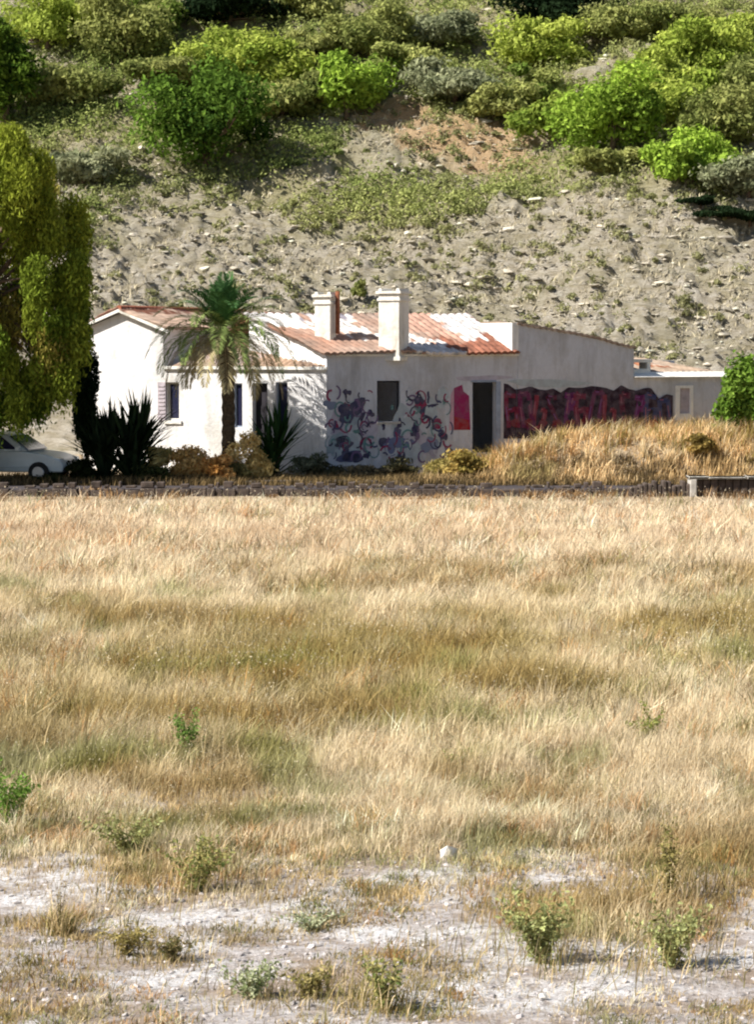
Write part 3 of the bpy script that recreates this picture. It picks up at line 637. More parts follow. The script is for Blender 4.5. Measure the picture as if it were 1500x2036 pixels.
for (p0, p1, y0, y1) in sc_:
    a0, a1 = sB(p0), sB(p1); zt_, zb_ = zB(910, y0), zB(910, y1 + 10); mb.col = (.30, .015, .10)
    mb.add([P2(a0, -.004, zb_), P2(a1 + .02, -.004, zb_), P2(a1 - .03, -.004, zb_ + .75 * (zt_ - zb_)), P2(a0 + .32, -.004, zt_ - .2), P2(a0 + .27, -.004, zt_), P2(a0, -.004, zt_ - .1)], [(0, 1, 2, 3, 4, 5)])
    mb.col = (.34, .012, .02); mb.add([P2(a0, -.006, zb_), P2(a1, -.006, zb_), P2(a1 - .05, -.006, zb_ + .3), P2(a0, -.006, zb_ + .42)], [(0, 1, 2, 3)])
    mb.col = (.62, .36, .42); mb.add([P2(a0 - .16, -.006, zb_), P2(a0 - .01, -.006, zb_), P2(a0 - .01, -.006, zt_ - .1), P2(a0 - .1, -.006, zt_ - .3)], [(0, 1, 2, 3)])
mb.build('graffiti', M_paint, house, col=True)['label'] = 'crimson painted panel left of the doorway'
mb = MB()
PALEB = (.44, .50, .52)
for k, (px, py, rx_, ry_) in enumerate([(672, 850, .25, .5), (705, 830, .3, .6), (690, 890, .45, .4), (735, 860, .25, .5), (800, 840, .3, .6), (845, 815, .4, .45), (830, 880, .45, .4), (870, 860, .3, .5), (815, 900, .4, .35), (960, 752, .9, .09), (1090, 762, 1.4, .12), (880, 790, .2, .3)]):
    blob(mb, sB(px), zB(px, py), rx_, ry_, (.003 if px < 1030 else .0225) + .0004 * k, PALEB if k % 3 else (.50, .46, .52), 300 + k)
for k, (px, py, rx_, ry_, cc) in enumerate([(690, 780, .12, .1, 0), (671, 856, .14, .2, 1), (667, 842, .06, .08, 1), (688, 808, .1, .13, 1), (836, 805, .18, .1, 1), (720, 828, .09, .14, 0), (738, 822, .09, .12, 0), (763, 848, .06, .09, 0),
      (795, 842, .08, .13, 0), (826, 855, .17, .2, 0), (700, 900, .22, .08, 0), (780, 810, .04, .1, 2), (712, 858, .12, .09, 2), (669, 875, .05, .1, 2), (882, 866, .12, .16, 0), (852, 790, .05, .16, 0), (884, 798, .05, .1, 2), (860, 806, .2, .04, 0), (800, 880, .3, .2, 3), (775, 890, .2, .2, 3), (730, 905, .12, .1, 0), (680, 825, .05, .12, 2)]):
    blob(mb, sB(px), zB(px, py), rx_, ry_, .0095 + .0004 * (k % 5), [(.03, .03, .08), (.26, .012, .06), (.10, .22, .20), (.14, .17, .30)][cc], 400 + k, wob=.5)
r_ = random.Random(9)
for k in range(22):
    px = r_.uniform(655, 890); py = r_.uniform(795, 915)
    if 735 < px < 812 and py < 852: continue
    blob(mb, sB(px), zB(px, py), r_.uniform(.1, .34), r_.uniform(.12, .3), .0105 + .0003 * (k % 6), r_.choice([(.20, .24, .34), (.09, .10, .19), (.30, .38, .42), (.42, .40, .48), (.05, .05, .10), (.22, .02, .07)]), 600 + k, 18, .4)
for k in range(120):
    px = r_.uniform(655, 897); py = r_.uniform(778, 912)
    if 742 < px < 802 and py < 845: continue
    s_, z_ = sB(px), zB(px, py); a0 = r_.uniform(0, 6); ra = r_.uniform(.08, .26)
    stroke(mb, [(s_ + ra * cos(a_) * .8, z_ + ra * sin(a_)) for a_ in np.linspace(a0, a0 + r_.uniform(1.5, 4.5), 8)], r_.uniform(.014, .036), .0125, r_.choice([(.03, .03, .07), (.05, .06, .14), (.28, .03, .09), (.12, .26, .25), (.56, .57, .60), (.16, .10, .20)]))
mb.build('graffiti', M_paint, house, col=True)['label'] = 'scattered small tags and pale bubbles'

# ------------------------------------------------------------------ low wall on the right, stone base
lw = empty('low_wall', (11, 63.7, 0), 'low concrete topped wall at the right edge of the field', 'wall')
mb = MB(); xa, xb = (1252 - CX) / F * 63.7, (1384 - CX) / F * 63.7
for k in range(14):
    a_ = xa + (xb - xa) * k / 14; mb.box(a_ + .005, a_ + (xb - xa) / 14 - .005, 63.55 + r_.uniform(-.03, .03), 64.0, -.2, .30 + r_.uniform(-.06, .12))
for k in range(30): mb.box(xb + .2 * k + .005, xb + .2 * k + .19, 63.58 + r_.uniform(-.03, .03), 64.0, -.2, .45)
mb.build('wall_base', M_stone, lw, bev=.03)
mb = MB(); mb.box(xb - .15, xb + .02, 63.45, 64.1, -.2, .46); mb.build('pier', M_conc, lw, bev=.02)
mb = MB(); q_ = xb - .2
while q_ < xb + 6:
    w_ = r_.uniform(.5, 1.1); mb.box(q_ + .006, q_ + w_ - .006, 63.42 + r_.uniform(0, .04), 64.1, .462, .51 + r_.uniform(0, .035)); q_ += w_; mb.build('coping', M_chim, lw, bev=.02)
sw = MB(); xx_ = -14.0
while xx_ < xa - .05:
    w_ = r_.uniform(.16, .42); sw.box(xx_ + .008, xx_ + w_ - .008, 63.6 + r_.uniform(-.05, .05), 63.98, -.2, .17 + r_.uniform(-.02, .05))
    if r_.random() < .75: sw.box(xx_ + .03, xx_ + w_ - r_.uniform(.03, .1), 63.64 + r_.uniform(-.03, .05), 63.95, .222, .27 + r_.uniform(0, .12))
    xx_ += w_
tag(sw.build('stone_wall', M_stone, bev=.02), 'low dark dry stone edging between the field and the road', 'wall')
# kerb of the road in the middle
kb = MB()
for k in range(38): 
    a_ = -13 + .42 * k; kb.box(a_, a_ + .40, 68.7 + r_.uniform(-.02, .02), 68.95, -.1, .11 + r_.uniform(-.02, .03))
tag(kb.build('kerb', simple('kerb_stone', (.13, .11, .095), .9, .5, 4), bev=.015), kind='structure')

# ------------------------------------------------------------------ palm
def palm(x, y):
    z = float(H(x, y)); rt = empty('palm_tree', (x, y, z), 'young date palm with arching fronds in front of the white wall', 'palm tree')
    top = np.array([x - .12, y, ZY(668, y)]); mb = MB(); pts = []; rad = []
    for k in range(26):
        f = k / 25; pts.append(np.array([x + .10 * sin(f * 2.4) - .12 * f, y, z - .1 + (top[2] - z + .1) * f])); rad.append((.20 - .03 * f + .09 * sst(.7, 1, f)) * (1.10 if k % 2 else .94))
    mb.tube(pts, rad, 12); mb.build('trunk', M_palmbark, rt)
    N = 60
    for k in range(N):
        f = (k + .5) / N; az = k * 2.39996; el = radians(86 - 108 * f ** 1.05); L_ = rng.uniform(1.7, 2.15) * (.88 if f < .3 else 1.32)
        droop = .35 + 2.0 * f
        p = top + np.array([0, 0, .05]); pts = [p]; d = np.array([cos(az) * cos(el), sin(az) * cos(el), sin(el)]); st = L_ / 14
        for j in range(14):
            d = unit(d + np.array([0, 0, -droop * .085 * (j / 6)])); p = p + d * st; pts.append(p)
        pts = np.array(pts); V = []; Lq = []; 
        dry = f > .80
        col = np.array([.06, .13, .045]) if f < .4 else (np.array([.19, .25, .08]) if not dry else np.array([.42, .36, .20]))
        col = col * rng.uniform(.8, 1.3)
        side0 = unit(np.cross(d, [0, 0, 1.]) if abs(d[2]) < .98 else np.array([1., 0, 0])); hv = np.array([-sin(az), cos(az), 0])
        # rachis ribbon (two crossed strips)
        for a_ in (hv, np.array([0, 0, 1.])):
            b0 = len(V); V += [q - a_ * .014 * (1 - i / 16) for i, q in enumerate(pts)] + [q + a_ * .014 * (1 - i / 16) for i, q in enumerate(pts)]
            m_ = len(pts); Lq += [(b0 + i, b0 + i + 1, b0 + m_ + i + 1, b0 + m_ + i) for i in range(m_ - 1)]
        nl = 44
        for i in range(nl):
            t_ = .14 + .86 * i / nl; fi = t_ * 13.99; i0 = int(fi); q = pts[i0] * (1 - fi + i0) + pts[i0 + 1] * (fi - i0); tg = unit(pts[i0 + 1] - pts[i0]); up = unit(np.cross(tg, hv)); up = up if up[2] > 0 else -up
            ll = .50 * sin(pi * min(1, .18 + t_ * .80)) ** .7
            for sg in (-1, 1):
                dd = unit(tg * .75 + hv * sg * .8 + up * .28 + rng.normal(size=3) * .08); tip = q + dd * ll + np.array([0, 0, -.25 * ll * (.4 + f)])
                wv = unit(np.cross(dd, up)) * .020; b0 = len(V); V += [q - wv, q + dd * ll * .5 - wv, tip, q + dd * ll * .5 + wv]; Lq.append((b0, b0 + 1, b0 + 2, b0 + 3))
        npmesh('frond', np.array(V), np.array(Lq).ravel(), np.full(len(Lq), 4), M_sword, rt, {'Col': np.tile(col, (len(V), 1))})
palm((452 - CX) / F * 69.9, 69.9)

# ------------------------------------------------------------------ sword-leaved clumps
def sword(name, x, y, h, n, c, label, cat, group=None, wd=.05, heads=3, spread=.35):
    z = float(H(x, y)); rt = empty(name, (x, y, z), label, cat, group); V = []; Lq = []; cs = []; mb = MB()
    for hd in range(heads):
        hx = x + rng.uniform(-spread, spread); hy = y + rng.uniform(-spread, spread) * .6; hz = z + h * rng.uniform(.1, .5) * (hd > 0)
        mb.tube([(x + (hx - x) * .3, y, z - .1), (hx, hy, hz + .06)], [.09, .07], 7)
        for k in range(n):
            az = rng.uniform(0, 2 * pi); el = radians(rng.uniform(15, 88)); L_ = h * rng.uniform(.5, .8); d = np.array([cos(az) * cos(el), sin(az) * cos(el), sin(el)])
            hv = np.array([-sin(az), cos(az), 0]); p = np.array([hx, hy, hz]); q = p + d * L_ * .55; tp = p + d * L_ + np.array([0, 0, -.12 * L_ * cos(el)])
            b0 = len(V); up = np.cross(hv, d) * wd * .3; V += [p - hv * wd * .7, p + hv * wd * .7, q + hv * wd + up, q - hv * wd + up, tp]; Lq += [b0, b0 + 1, b0 + 2, b0 + 3, b0 + 3, b0 + 2, b0 + 4]
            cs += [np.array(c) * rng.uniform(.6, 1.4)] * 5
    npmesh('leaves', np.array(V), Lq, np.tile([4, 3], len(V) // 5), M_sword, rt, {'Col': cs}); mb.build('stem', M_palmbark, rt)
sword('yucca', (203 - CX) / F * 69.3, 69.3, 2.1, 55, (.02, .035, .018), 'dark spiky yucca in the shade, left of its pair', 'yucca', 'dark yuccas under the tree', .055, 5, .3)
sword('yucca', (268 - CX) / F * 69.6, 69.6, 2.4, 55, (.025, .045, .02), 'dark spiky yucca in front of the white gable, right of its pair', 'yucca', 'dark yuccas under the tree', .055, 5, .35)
sword('yucca', (545 - CX) / F * 70.6, 70.6, 2.2, 40, (.025, .06, .02), 'narrow green yucca beside the dark doorway, right of the palm', 'yucca', None, .05, 4, .22)

# dry golden bushes at the foot of the house
def bush(name, px, Y, r, h, n, c1, c2, size, label, cat, group=None, lobes=9):
    x = (px - CX) / F * Y; z = float(H(x, Y)); rt = empty(name, (x, Y, z), label, cat, group)
    V, c, ls = crown_pts((x, Y, z + h * .45), (r, r * .8, h * .55), lobes, n, c1, c2, size); k = np.repeat(V.reshape(-1, 4, 3)[:, :, 2].min(1) > z - .1, 4)
    leaf_obj('foliage', V[k], c[k], M_leaf, rt); mb = MB()
    for lc, lr, _ in ls: mb.tube([(x, Y, z - .05), lc], [.02, .008], 5)
    mb.build('stem', M_bark, rt)
G = 'dry bushes along the foot of the house'
for (px, Y, r, h, c1, c2, lb) in ((320, 69.9, .65, 1.1, (.30, .27, .08), (.75, .62, .28), 'olive and straw dry bush left of the palm trunk'),
        (375, 69.6, .75, 1.25, (.60, .38, .12), (.85, .62, .30), 'golden brown dry bush next to the palm trunk'), (430, 69.3, .65, 1.0, (.65, .33, .09), (.82, .52, .20), 'rusty orange dry bush at the palm base'),
        (500, 69.8, .65, 1.3, (.60, .42, .12), (.86, .68, .32), 'tall golden dry bush right of the palm trunk'), (880, 70.5, .7, .75, (.14, .14, .04), (.50, .40, .14), 'olive dry bush below the small crimson panel'),
        (935, 70.0, .8, .8, (.22, .19, .05), (.58, .42, .14), 'straw bush below the black doorway'), (1400, 70.2, .7, .8, (.22, .17, .05), (.55, .38, .13), 'brown green bush on the bank at the right')):
    bush('dry_bush', px, Y, r, h, 3000, c1, c2, .07, lb, 'bush', G)
bush('weed_clump', 610, 71.0, .55, .75, 1400, (.06, .08, .03), (.30, .32, .22), .06, 'grey green weeds at the white wall corner', 'weeds')
bush('weed_clump', 790, 71.4, .75, .6, 1600, (.05, .05, .03), (.22, .2, .1), .06, 'low dark weeds beneath the narrow window', 'weeds')
bush('weed_clump', 640, 71.1, .7, .45, 1500, (.03, .035, .02), (.16, .15, .08), .06, 'dark low weeds at the corner of the graffiti wall', 'weeds')
bush('weed_clump', 715, 70.8, .9, .4, 1500, (.04, .04, .03), (.24, .2, .12), .06, 'brown low weeds under the scattered tags', 'weeds')
bush('weed_clump', 95, 68.95, .6, .5, 1800, (.01, .018, .01), (.06, .07, .025), .06, 'black green weeds added to darken the front of the parked car', 'weeds')  # dark leaves put in front to darken the car
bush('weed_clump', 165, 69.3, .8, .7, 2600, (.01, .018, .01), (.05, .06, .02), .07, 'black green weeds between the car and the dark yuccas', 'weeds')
bush('weed_clump', 300, 69.2, .6, .7, 1500, (.03, .05, .02), (.2, .2, .07), .06, 'dark green weeds right of the dark yuccas', 'weeds')
bush('weed_clump', 470, 69.4, .6, .8, 1800, (.05, .06, .02), (.4, .33, .13), .06, 'mixed olive weeds just right of the palm trunk', 'weeds')
bush('fig_bush', 1482, 74.6, 1.0, 3.0, 6500, (.09, .19, .02), (.26, .38, .07), .11, 'bright green bushy fig at the right end of the house', 'bush', lobes=14)

# ------------------------------------------------------------------ big tree at left
def left_tree():
    Y = 68.4; x = (-40 - CX) / F * Y; z = float(H(x, Y)); rt = empty('pepper_tree', (x, Y, z), 'tall yellow green tree hanging down at the left edge', 'tree')
    Vs = []; Cs = []; mb = MB(); tip = np.array([x - .6, Y + .2, ZY(420, Y)])
    mb.tube([(x, Y, z - .2), (x + .1, Y, z + 1.6), (x - .4, Y + .1, z + 4), tip], [.34, .26, .2, .08], 10)
    def ytop(px): return np.interp(px, [-330, -200, -60, 40, 95, 110, 165, 195], [520, 330, 275, 250, 300, 385, 400, 520])
    def ybot(px): return np.interp(px, [-330, -60, 60, 100, 165, 195], [800, 850, 850, 835, 800, 560])
    for k in range(150):
        px = rng.uniform(-320, 180); yt, yb = ytop(px), ybot(px); r_ = rng.uniform(.35, .85); py = rng.uniform(yt + r_ * 45, max(yt + r_ * 50, yb - r_ * 40))
        if px > 100: r_ = min(r_, .55)
        px = min(px, 186 - r_ * 62)
        yy = Y + rng.uniform(-1.5, 1.6) * (1 if px < 80 else .6); c = P(px, py, yy)
        if k % 3 == 0:
            b0 = np.array([x, Y, z + 1.5]) * .45 + tip * .55; mb.tube([b0, b0 * .5 + c * .5 + [0, 0, .35], c], [.07, .045, .012], 6)
        m_ = int(3000 * r_ ** 1.6); d = unit(rng.normal(size=(m_, 3))); rad = rng.uniform(.1, 1.15, m_) ** .6
        p = c + d * rad[:, None] * np.array([r_ * .8, r_ * .8, r_ * 1.05]); p[:, 2] -= rng.uniform(0, .8, m_) ** 2 * (rng.uniform(0, 1, m_) > .45)
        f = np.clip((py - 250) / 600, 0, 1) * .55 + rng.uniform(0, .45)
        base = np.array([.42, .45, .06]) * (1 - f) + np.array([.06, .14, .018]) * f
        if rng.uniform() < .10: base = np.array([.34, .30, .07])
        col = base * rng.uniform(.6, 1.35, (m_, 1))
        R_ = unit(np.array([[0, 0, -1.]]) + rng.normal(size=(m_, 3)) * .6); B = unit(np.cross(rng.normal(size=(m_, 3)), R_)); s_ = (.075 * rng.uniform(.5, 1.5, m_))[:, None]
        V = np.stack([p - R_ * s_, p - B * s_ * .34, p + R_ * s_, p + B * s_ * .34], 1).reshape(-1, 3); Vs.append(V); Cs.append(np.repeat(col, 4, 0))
    leaf_obj('crown', np.concatenate(Vs), np.concatenate(Cs), M_leaf, rt); mb.build('trunk', M_bark, rt, smooth=True)
left_tree()
tree('crown_shade', (168 - CX) / F * 70.0, 70.0, .36, 5.0, 18, 10000, (.010, .022, .012), (.03, .055, .02), .07, 'narrow near black foliage added as crown shade between the hanging tree and the white gable', 'tree', None, 0, .08)  # column of near-black leaves added for the deep shade of the crown

# ------------------------------------------------------------------ hill trees and shrubs (picture foot point, radius in px)
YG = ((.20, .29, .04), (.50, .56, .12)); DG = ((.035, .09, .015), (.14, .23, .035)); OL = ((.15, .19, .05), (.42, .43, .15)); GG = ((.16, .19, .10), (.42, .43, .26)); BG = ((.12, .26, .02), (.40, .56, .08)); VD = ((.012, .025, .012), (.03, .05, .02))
HT = [  # px foot, py foot, half width px, height px, colours, label, kind
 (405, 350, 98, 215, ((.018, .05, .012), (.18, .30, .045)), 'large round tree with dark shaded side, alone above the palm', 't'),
 (245, 130, 78, 150, OL, 'smooth olive tree near the top, left of the dark pines', 't'),
 (95, 105, 85, 110, YG, 'yellow green tree in the top left corner', 't'),
 (150, 215, 70, 80, OL, 'low olive shrub above the pale ledge at left', 's'),
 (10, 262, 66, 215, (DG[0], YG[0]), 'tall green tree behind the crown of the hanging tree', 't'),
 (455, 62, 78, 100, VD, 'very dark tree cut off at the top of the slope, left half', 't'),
 (330, 180, 60, 60, OL, 'small olive shrub touching the large round tree', 's'),
 (455, 150, 62, 80, YG, 'yellowish shrub right above the large round tree', 's'),
 (540, 175, 66, 95, YG, 'wide yellow green shrub below the very dark tree', 's'),
 (560, 235, 60, 62, OL, 'low olive shrub between the round tree and the bright tree', 's'),
 (615, 130, 50, 60, OL, 'faded olive shrub above and left of the bright tree', 's'),
 (688, 240, 66, 140, (DG[1], BG[1]), 'bright lime tree at the left end of the orange earth', 't'),
 (735, 120, 66, 110, OL, 'dull green tree above the bright lime tree', 't'),
 (905, 205, 70, 80, GG, 'grey green shrub just above the orange earth', 's'),
 (985, 235, 52, 60, OL, 'low olive shrub at the right of the orange earth', 's'),
 (890, 90, 56, 70, GG, 'silvery grey shrub in the upper middle of the slope', 's'),
 (1070, 150, 88, 105, YG, 'broad light green tree in the upper right, below the black pine', 't'),
 (1120, 78, 90, 110, VD, 'black pine cut off at the top, right half', 't'),
 (1120, 285, 62, 95, (DG[1], YG[1]), 'green shrub left of the rounded bright tree', 's'),
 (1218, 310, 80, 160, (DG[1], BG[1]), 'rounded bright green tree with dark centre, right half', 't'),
 (1235, 90, 62, 80, OL, 'olive shrub right of the black pine', 's'),
 (1395, 165, 78, 110, YG, 'yellow green tree near the right border', 't'),
 (1320, 260, 70, 95, YG, 'light green shrub right of the rounded bright tree', 's'),
 (1430, 300, 82, 130, OL, 'large olive tree near the right border, above the dark gully', 't'),
 (1380, 372, 62, 100, (DG[1], BG[1]), 'lime shrub lowest on the right of the slope', 's'),
 (1490, 240, 60, 130, OL, 'olive tree cut by the right border', 't'),
 (1440, 436, 42, 18, VD, 'dark low foliage standing in for shade in the gully, near the right border', 's'),  # this and the next two: dark leaves added as the gully's shade
 (1492, 462, 40, 22, VD, 'dark foliage standing in for shade at the lower end of the gully, cut by the right border', 's'),
 (1395, 408, 28, 14, VD, 'small dark foliage standing in for shade at the upper end of the gully', 's'),
 (1490, 390, 60, 80, GG, 'grey green shrub by the gully at the right border', 's'),
 (1210, 345, 45, 50, OL, 'small olive tuft below the rounded bright tree', 's'),
 (200, 60, 55, 60, OL, 'olive tuft between the two upper left trees', 's'),
 (620, 40, 60, 60, OL, 'thin olive shrub at the top edge near the middle', 's'),
 (1330, 70, 60, 70, OL, 'pale olive shrub at the top edge, right half', 's'),
 (165, 370, 55, 70, GG, 'grey shrub below the pale ledge at left', 's'),
 (1330, 205, 70, 90, YG, 'light green shrub behind the rounded bright tree, upper right', 's'),
 (1450, 110, 70, 80, (DG[1], YG[1]), 'green shrub in the top right corner', 's'),
 (1060, 215, 52, 66, (DG[1], OL[1]), 'dark olive shrub under the broad light green tree', 's'),
 (800, 170, 60, 76, (DG[1], OL[1]), 'dark olive shrub right of the bright lime tree', 's'),
 (640, 215, 44, 60, (DG[0], OL[1]), 'dark shrub left of the bright lime tree', 's'),
 (300, 75, 56, 80, (DG[1], OL[1]), 'deep green shrub at the top edge beside the smooth olive tree', 's'),
 (715, 590, 12, 38, OL, 'tiny olive sprig behind the ridge between the chimneys', 's'),
]
for i, (px, py, hw, hh, cc, lb, kd) in enumerate(HT):
    x, y, z = hit(px, py, 84); sc = F / y; r = hw / sc * 1.42; h = hh / sc * 1.12
    n = int(np.clip(4200 * (r * 1.0) ** 1.4, 500, 8000))
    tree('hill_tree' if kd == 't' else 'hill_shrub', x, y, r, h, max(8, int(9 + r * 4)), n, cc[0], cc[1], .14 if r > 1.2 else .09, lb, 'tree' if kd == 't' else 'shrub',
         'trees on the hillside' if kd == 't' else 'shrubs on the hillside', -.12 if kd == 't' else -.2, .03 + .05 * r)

# low scrub: uncountable
n = 14500; y = rng.uniform(86, 124, n); x = rng.uniform(-.21, .21, n) * y
vm = vegmask(x, y) * (1 - palemask(x, y)); dn = fbm(x, y, 2.4, 3, 301)
k = rng.uniform(0, 1, n) < (.22 + .95 * vm) * (.20 * vm + sst(.36, .5, dn)); x, y, vm = x[k], y[k], vm[k]; n = len(x)
m_ = 54; s = (.2 + .95 * rng.uniform(0, 1, n) ** 1.8) * (.45 + .75 * vm)
d = unit(rng.normal(size=(n, m_, 3))); d[..., 2] = np.abs(d[..., 2])
p = np.stack([x, y, H(x, y)], -1)[:, None] + d * s[:, None, None] * rng.uniform(.35, 1.1, (n, m_, 1)) * np.array([1, 1, 1.0])
tt = (fbm(x, y, 5, 2, 310) * .6 + rng.uniform(0, .4, n))[:, None]
c = np.array([.12, .20, .035]) * (1 - tt) + np.array([.52, .54, .20]) * tt; c = c * (.35 + .65 * vm[:, None]) + np.array([.28, .25, .16]) * (1 - vm[:, None]) * .65
V, cc = leaf_quads(p.reshape(-1, 3), d.reshape(-1, 3) + rng.normal(size=(n * m_, 3)) * .5, .085, np.repeat(c, m_, 0))
tag(leaf_obj('scrub', V, cc, M_leaf), 'low scrub growing all over the hillside', 'scrub', None, 'stuff')
# dry tufts on the rocky part
n = 60000; y = rng.uniform(85, 112, n); x = rng.uniform(-.2, .2, n) * y; k = rng.uniform(0, 1, n) < (1 - .6 * vegmask(x, y)) * sst(.42, .6, fbm(x, y, 1.2, 3, 320)); x, y = x[k], y[k]
V, L, sz, c = blades(x, y, rng.uniform(.1, .34, len(x)), np.full(len(x), .02), np.array([[.66, .59, .42]]) * rng.uniform(.4, 1.25, (len(x), 1)), .6)
tag(npmesh('hill_grass', V, L, sz, M_grass, None, {'Col': c}), 'thin straw grass between the rocks of the hillside', 'grass', None, 'stuff')

# ------------------------------------------------------------------ foreground weeds
WEEDS = []
def weed(px, py, hpx, wpx, c1, c2, label, n=420, leaf=.016, stems=9):
    x, y, z = hit(px, py, 12, 60); sc = F / y; h = hpx / sc * 1.1; r = wpx / 2 / sc * 1.5; n = int(n * 1.4); stems += 4; WEEDS.append((x, y, r, h))
    rt = empty('weed', (x, y, z), label, 'weed', 'green weeds in the field'); mb = MB(); P_ = []; D_ = []
    for k in range(stems):
        a = rng.uniform(0, 2 * pi); e = r * rng.uniform(.2, 1); tp = np.array([x + cos(a) * e, y + sin(a) * e * .7, z + h * rng.uniform(.55, 1)]); md = np.array([x + cos(a) * e * .4, y + sin(a) * e * .3, z + h * .45])
        mb.tube([(x, y, z - .01), md, tp], [.003, .0025, .001], 4)
        m_ = n // stems; f = rng.uniform(.08, 1, m_)[:, None]; q = np.where(f < .5, np.array([x, y, z]) * (1 - 2 * f) + md * 2 * f, md * (2 - 2 * f) + tp * (2 * f - 1))
        P_.append(q + rng.normal(size=(m_, 3)) * [leaf * 1.5, leaf * 1.5, leaf]); 
    P_ = np.concatenate(P_); tt = rng.uniform(0, 1, (len(P_), 1))
    V, c = leaf_quads(P_, rng.normal(size=P_.shape) + [0, -.4, .8], leaf, np.array(c1) * (1 - tt) + np.array(c2) * tt, .45)
    leaf_obj('leaves', V, c, M_leaf, rt); mb.build('stem', simple('weed_stem', (.2, .17, .07)), rt)
GW = ((.14, .20, .06), (.46, .50, .22)); OW = ((.20, .18, .06), (.52, .44, .18)); SW = ((.28, .32, .18), (.62, .64, .42))
for w_ in ((1075, 1915, 135, 150, OW[0], GW[1], 'leafy pale green weed on the white ground, right of centre', 800, .022, 14),
        (1335, 1930, 120, 130, OW[0], GW[1], 'bushy green weed on the white ground near the right border', 700, .022, 12),
        (1330, 1790, 170, 60, (.10, .11, .03), OW[1], 'tall dark stalky weed behind the bushy right weed', 350, .016, 5),
        (385, 1780, 110, 120, GW[0], OW[1], 'green weed at the edge of the grass, left of centre', 700, .02, 12),
        (255, 1710, 90, 140, OW[0], GW[1], 'wide olive weed beside the bare white patch at left', 700, .02, 12),
        (20, 1650, 130, 110, (.09, .19, .03), (.24, .36, .08), 'bright green weed cut by the left border', 700, .022, 10),
        (375, 1530, 120, 46, (.11, .20, .04), (.25, .36, .10), 'slender bright green weed alone in the straw grass', 420, .022, 4),
        (765, 2010, 110, 90, GW[0], OW[1], 'dark green weed at the bottom edge, centre', 500, .018, 8),
        (500, 1990, 70, 110, GW[0], SW[1], 'low green weed near the bottom, left of centre', 450, .018, 9),
        (615, 1985, 60, 90, (.12, .12, .04), OW[1], 'low brownish weed near the bottom centre', 350, .018, 9),
        (250, 1905, 60, 110, OW[0], (.5, .4, .16), 'straw coloured weed on the white ground at left', 400, .016, 10),
        (340, 1915, 50, 70, (.10, .11, .04), (.3, .22, .1), 'small dark weed on the white ground at left', 300, .016, 8),
        (620, 1855, 40, 120, (.16, .20, .10), SW[1], 'creeping grey green weed on the white centre patch', 400, .015, 10),
        (900, 1545, 60, 40, (.24, .32, .08), (.42, .45, .2), 'fresh light green sprig in the middle grass', 200, .018, 4),
        (1285, 1490, 90, 60, (.18, .22, .05), (.36, .38, .12), 'green tuft in the grass right of centre', 350, .02, 6),
        (120, 1860, 110, 20, (.10, .07, .04), (.2, .14, .08), 'thin dead brown stalk on the white ground at left', 60, .01, 3)):
    weed(*w_)
# larger pale slabs of limestone in the foreground
ps = []
for (wx, wy, wr, wh) in WEEDS:
    m_ = 260; xx = wx + rng.normal(0, wr * 1.2, m_); yy = wy + rng.normal(0, wr * .9, m_)
    ps.append(blades(xx, yy, wh * rng.uniform(.15, .75, m_), np.full(m_, .0035), np.array([[.50, .38, .18], [.26, .24, .09], [.68, .54, .32]])[rng.integers(0, 3, m_)] * rng.uniform(.6, 1.2, (m_, 1)), .5))
join(ps, 'weed_litter', M_grass, 'dry straw blades round the foreground weeds')
for k, (px, py, w_, lb) in enumerate(((890, 1712, .075, 'small pale stone standing in the grass edge, right of centre'), (248, 1612, .03, 'tiny bright white stone in the grass above the wide olive weed'), (1080, 1990, .03, 'small white stone lying near the bottom edge'))):
    x, y, z = hit(px, py, 12, 60); v = ICO * (1 + rng.uniform(-.25, .25, (12, 1))) * [w_, w_ * .8, w_] + [x, y, z + w_ * .6]
    tag(npmesh('stone', v, ICF.ravel(), np.full(20, 3), M_chim), lb, 'rock')

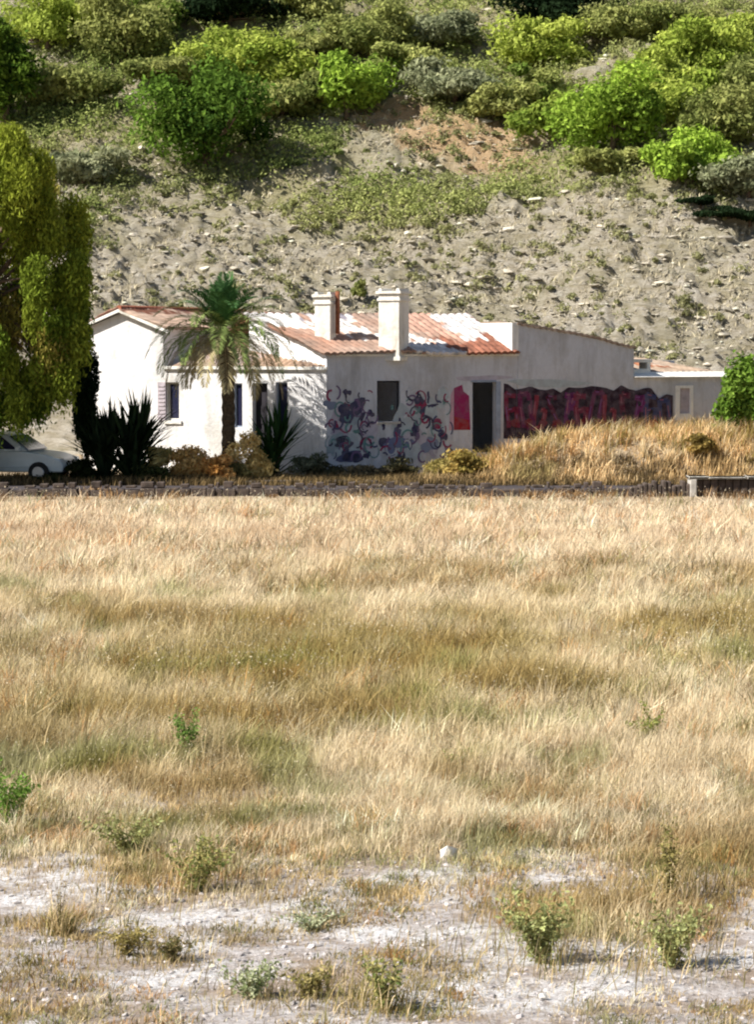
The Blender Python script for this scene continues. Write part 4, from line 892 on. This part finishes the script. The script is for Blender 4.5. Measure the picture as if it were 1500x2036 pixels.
# ------------------------------------------------------------------ parked car at the left
def car(x, y, rz):
    z = float(H(x, y)) + .02; rt = empty('parked_car', (x, y, z), 'pale blue white hatchback parked under the hanging tree', 'car')
    ca, sa = cos(rz), sin(rz)
    def T(p): return (x + p[0] * ca - p[1] * sa, y + p[0] * sa + p[1] * ca, z + p[2])
    # side profile (length axis x, front at +x); half width per point
    low = [(-1.98, .38), (-2.02, .60), (-1.96, .88), (-1.2, .93), (-.2, .93), (.75, .92), (1.45, .84), (1.9, .70), (2.02, .52), (1.98, .32)]
    mb = MB(); rings = []
    for sx, sz in ((-1, 0),): pass
    prof = [(-1.98, .30)] + low[:]
    def loft(mb, pr, wfun):
        n_ = len(pr); L_ = [T((px_, -wfun(px_, pz_), pz_)) for px_, pz_ in pr]; R_ = [T((px_, wfun(px_, pz_), pz_)) for px_, pz_ in pr]; mb.prism(L_, R_)
    loft(mb, prof, lambda a, b: .83 - .07 * max(0, abs(a) - 1.5) - .05 * (b < .35))
    roofp = [(-1.85, .932), (-1.55, 1.36), (-1.2, 1.43), (-.1, 1.44), (.25, 1.38), (.95, .922)]
    body = mb.build('body', M_car, rt, bev=.05, smooth=False)
    mb = MB(); L_ = [T((a, -(.80 - .36 * (b - .93)), b)) for a, b in roofp]; R_ = [T((a, .80 - .36 * (b - .93), b)) for a, b in roofp]; mb.prism(L_, R_); mb.build('cabin', M_car, rt, bev=.03)
    for sg in (-1, 1):
        for q in ([(-1.6, .97), (-1.42, 1.32), (-.78, 1.36), (-.78, .97)], [(-.70, .97), (-.70, 1.36), (.05, 1.36), (.62, .97)]):
            w2 = lambda b: sg * (.80 - .36 * (b - .93) + .006); w1 = lambda b: sg * (.80 - .36 * (b - .93) - .02); mb = MB()
            mb.prism([T((a, w2(b), b)) for a, b in q], [T((a, w1(b), b)) for a, b in q]); mb.build('side_window', M_glass, rt)
        mb = MB(); mb.hexa([T(p) for p in ((1.80, sg * .50, .62), (2.0, sg * .50, .60), (1.96, sg * .76, .60), (1.72, sg * .80, .62), (1.80, sg * .50, .74), (1.93, sg * .50, .72), (1.90, sg * .76, .72), (1.72, sg * .80, .76))]); mb.build('headlight', M_lamp, rt)
        mb = MB(); mb.hexa([T(p) for p in ((.62, sg * .84, .93), (.76, sg * .84, .93), (.74, sg * 1.0, .94), (.64, sg * 1.0, .94), (.62, sg * .84, 1.04), (.76, sg * .84, 1.04), (.74, sg * 1.0, 1.05), (.64, sg * 1.0, 1.05))]); mb.build('wing_mirror', M_car, rt)
        for wx in (-1.25, 1.28):
            mb = MB(); mb.tube([T((wx, sg * .66, .31)), T((wx, sg * .85, .31))], [.31, .31], 20); wh = mb.build('wheel', M_tyre, rt, bev=.02)
            mb = MB(); mb.tube([T((wx, sg * .845, .31)), T((wx, sg * .865, .31))], [.19, .17], 16); mb.build('rim', M_rim, wh)
    for q in ([(.34, 1.37), (.94, .96)], [(-1.62, 1.33), (-1.84, .97)]):
        (a0, b0), (a1, b1) = q; sgn = 1 if a1 > 0 else -1; o_ = .02 * sgn
        mb = MB(); w0, w1 = .62, .70
        mb.prism([T((a0 + o_, -w0, b0 - .02)), T((a0 + o_, w0, b0 - .02)), T((a1 + o_, w1, b1)), T((a1 + o_, -w1, b1))], [T((a0 - o_, -w0, b0 - .04)), T((a0 - o_, w0, b0 - .04)), T((a1 - o_, w1, b1 - .02)), T((a1 - o_, -w1, b1 - .02))]); mb.build('windscreen' if sgn > 0 else 'rear_window', M_glass, rt)
    mb = MB(); mb.prism([T(p) for p in ((2.03, -.72, .34), (2.03, .72, .34), (2.03, .72, .46), (2.03, -.72, .46))], [T(p) for p in ((1.9, -.72, .34), (1.9, .72, .34), (1.9, .72, .46), (1.9, -.72, .46))]); mb.build('bumper', M_dark, rt, bev=.01)
car((14 - CX) / F * 69.9, 69.9, radians(-14))

SC.render.engine = 'CYCLES'
SC.cycles.max_bounces = 6; SC.cycles.filter_width = 2.1
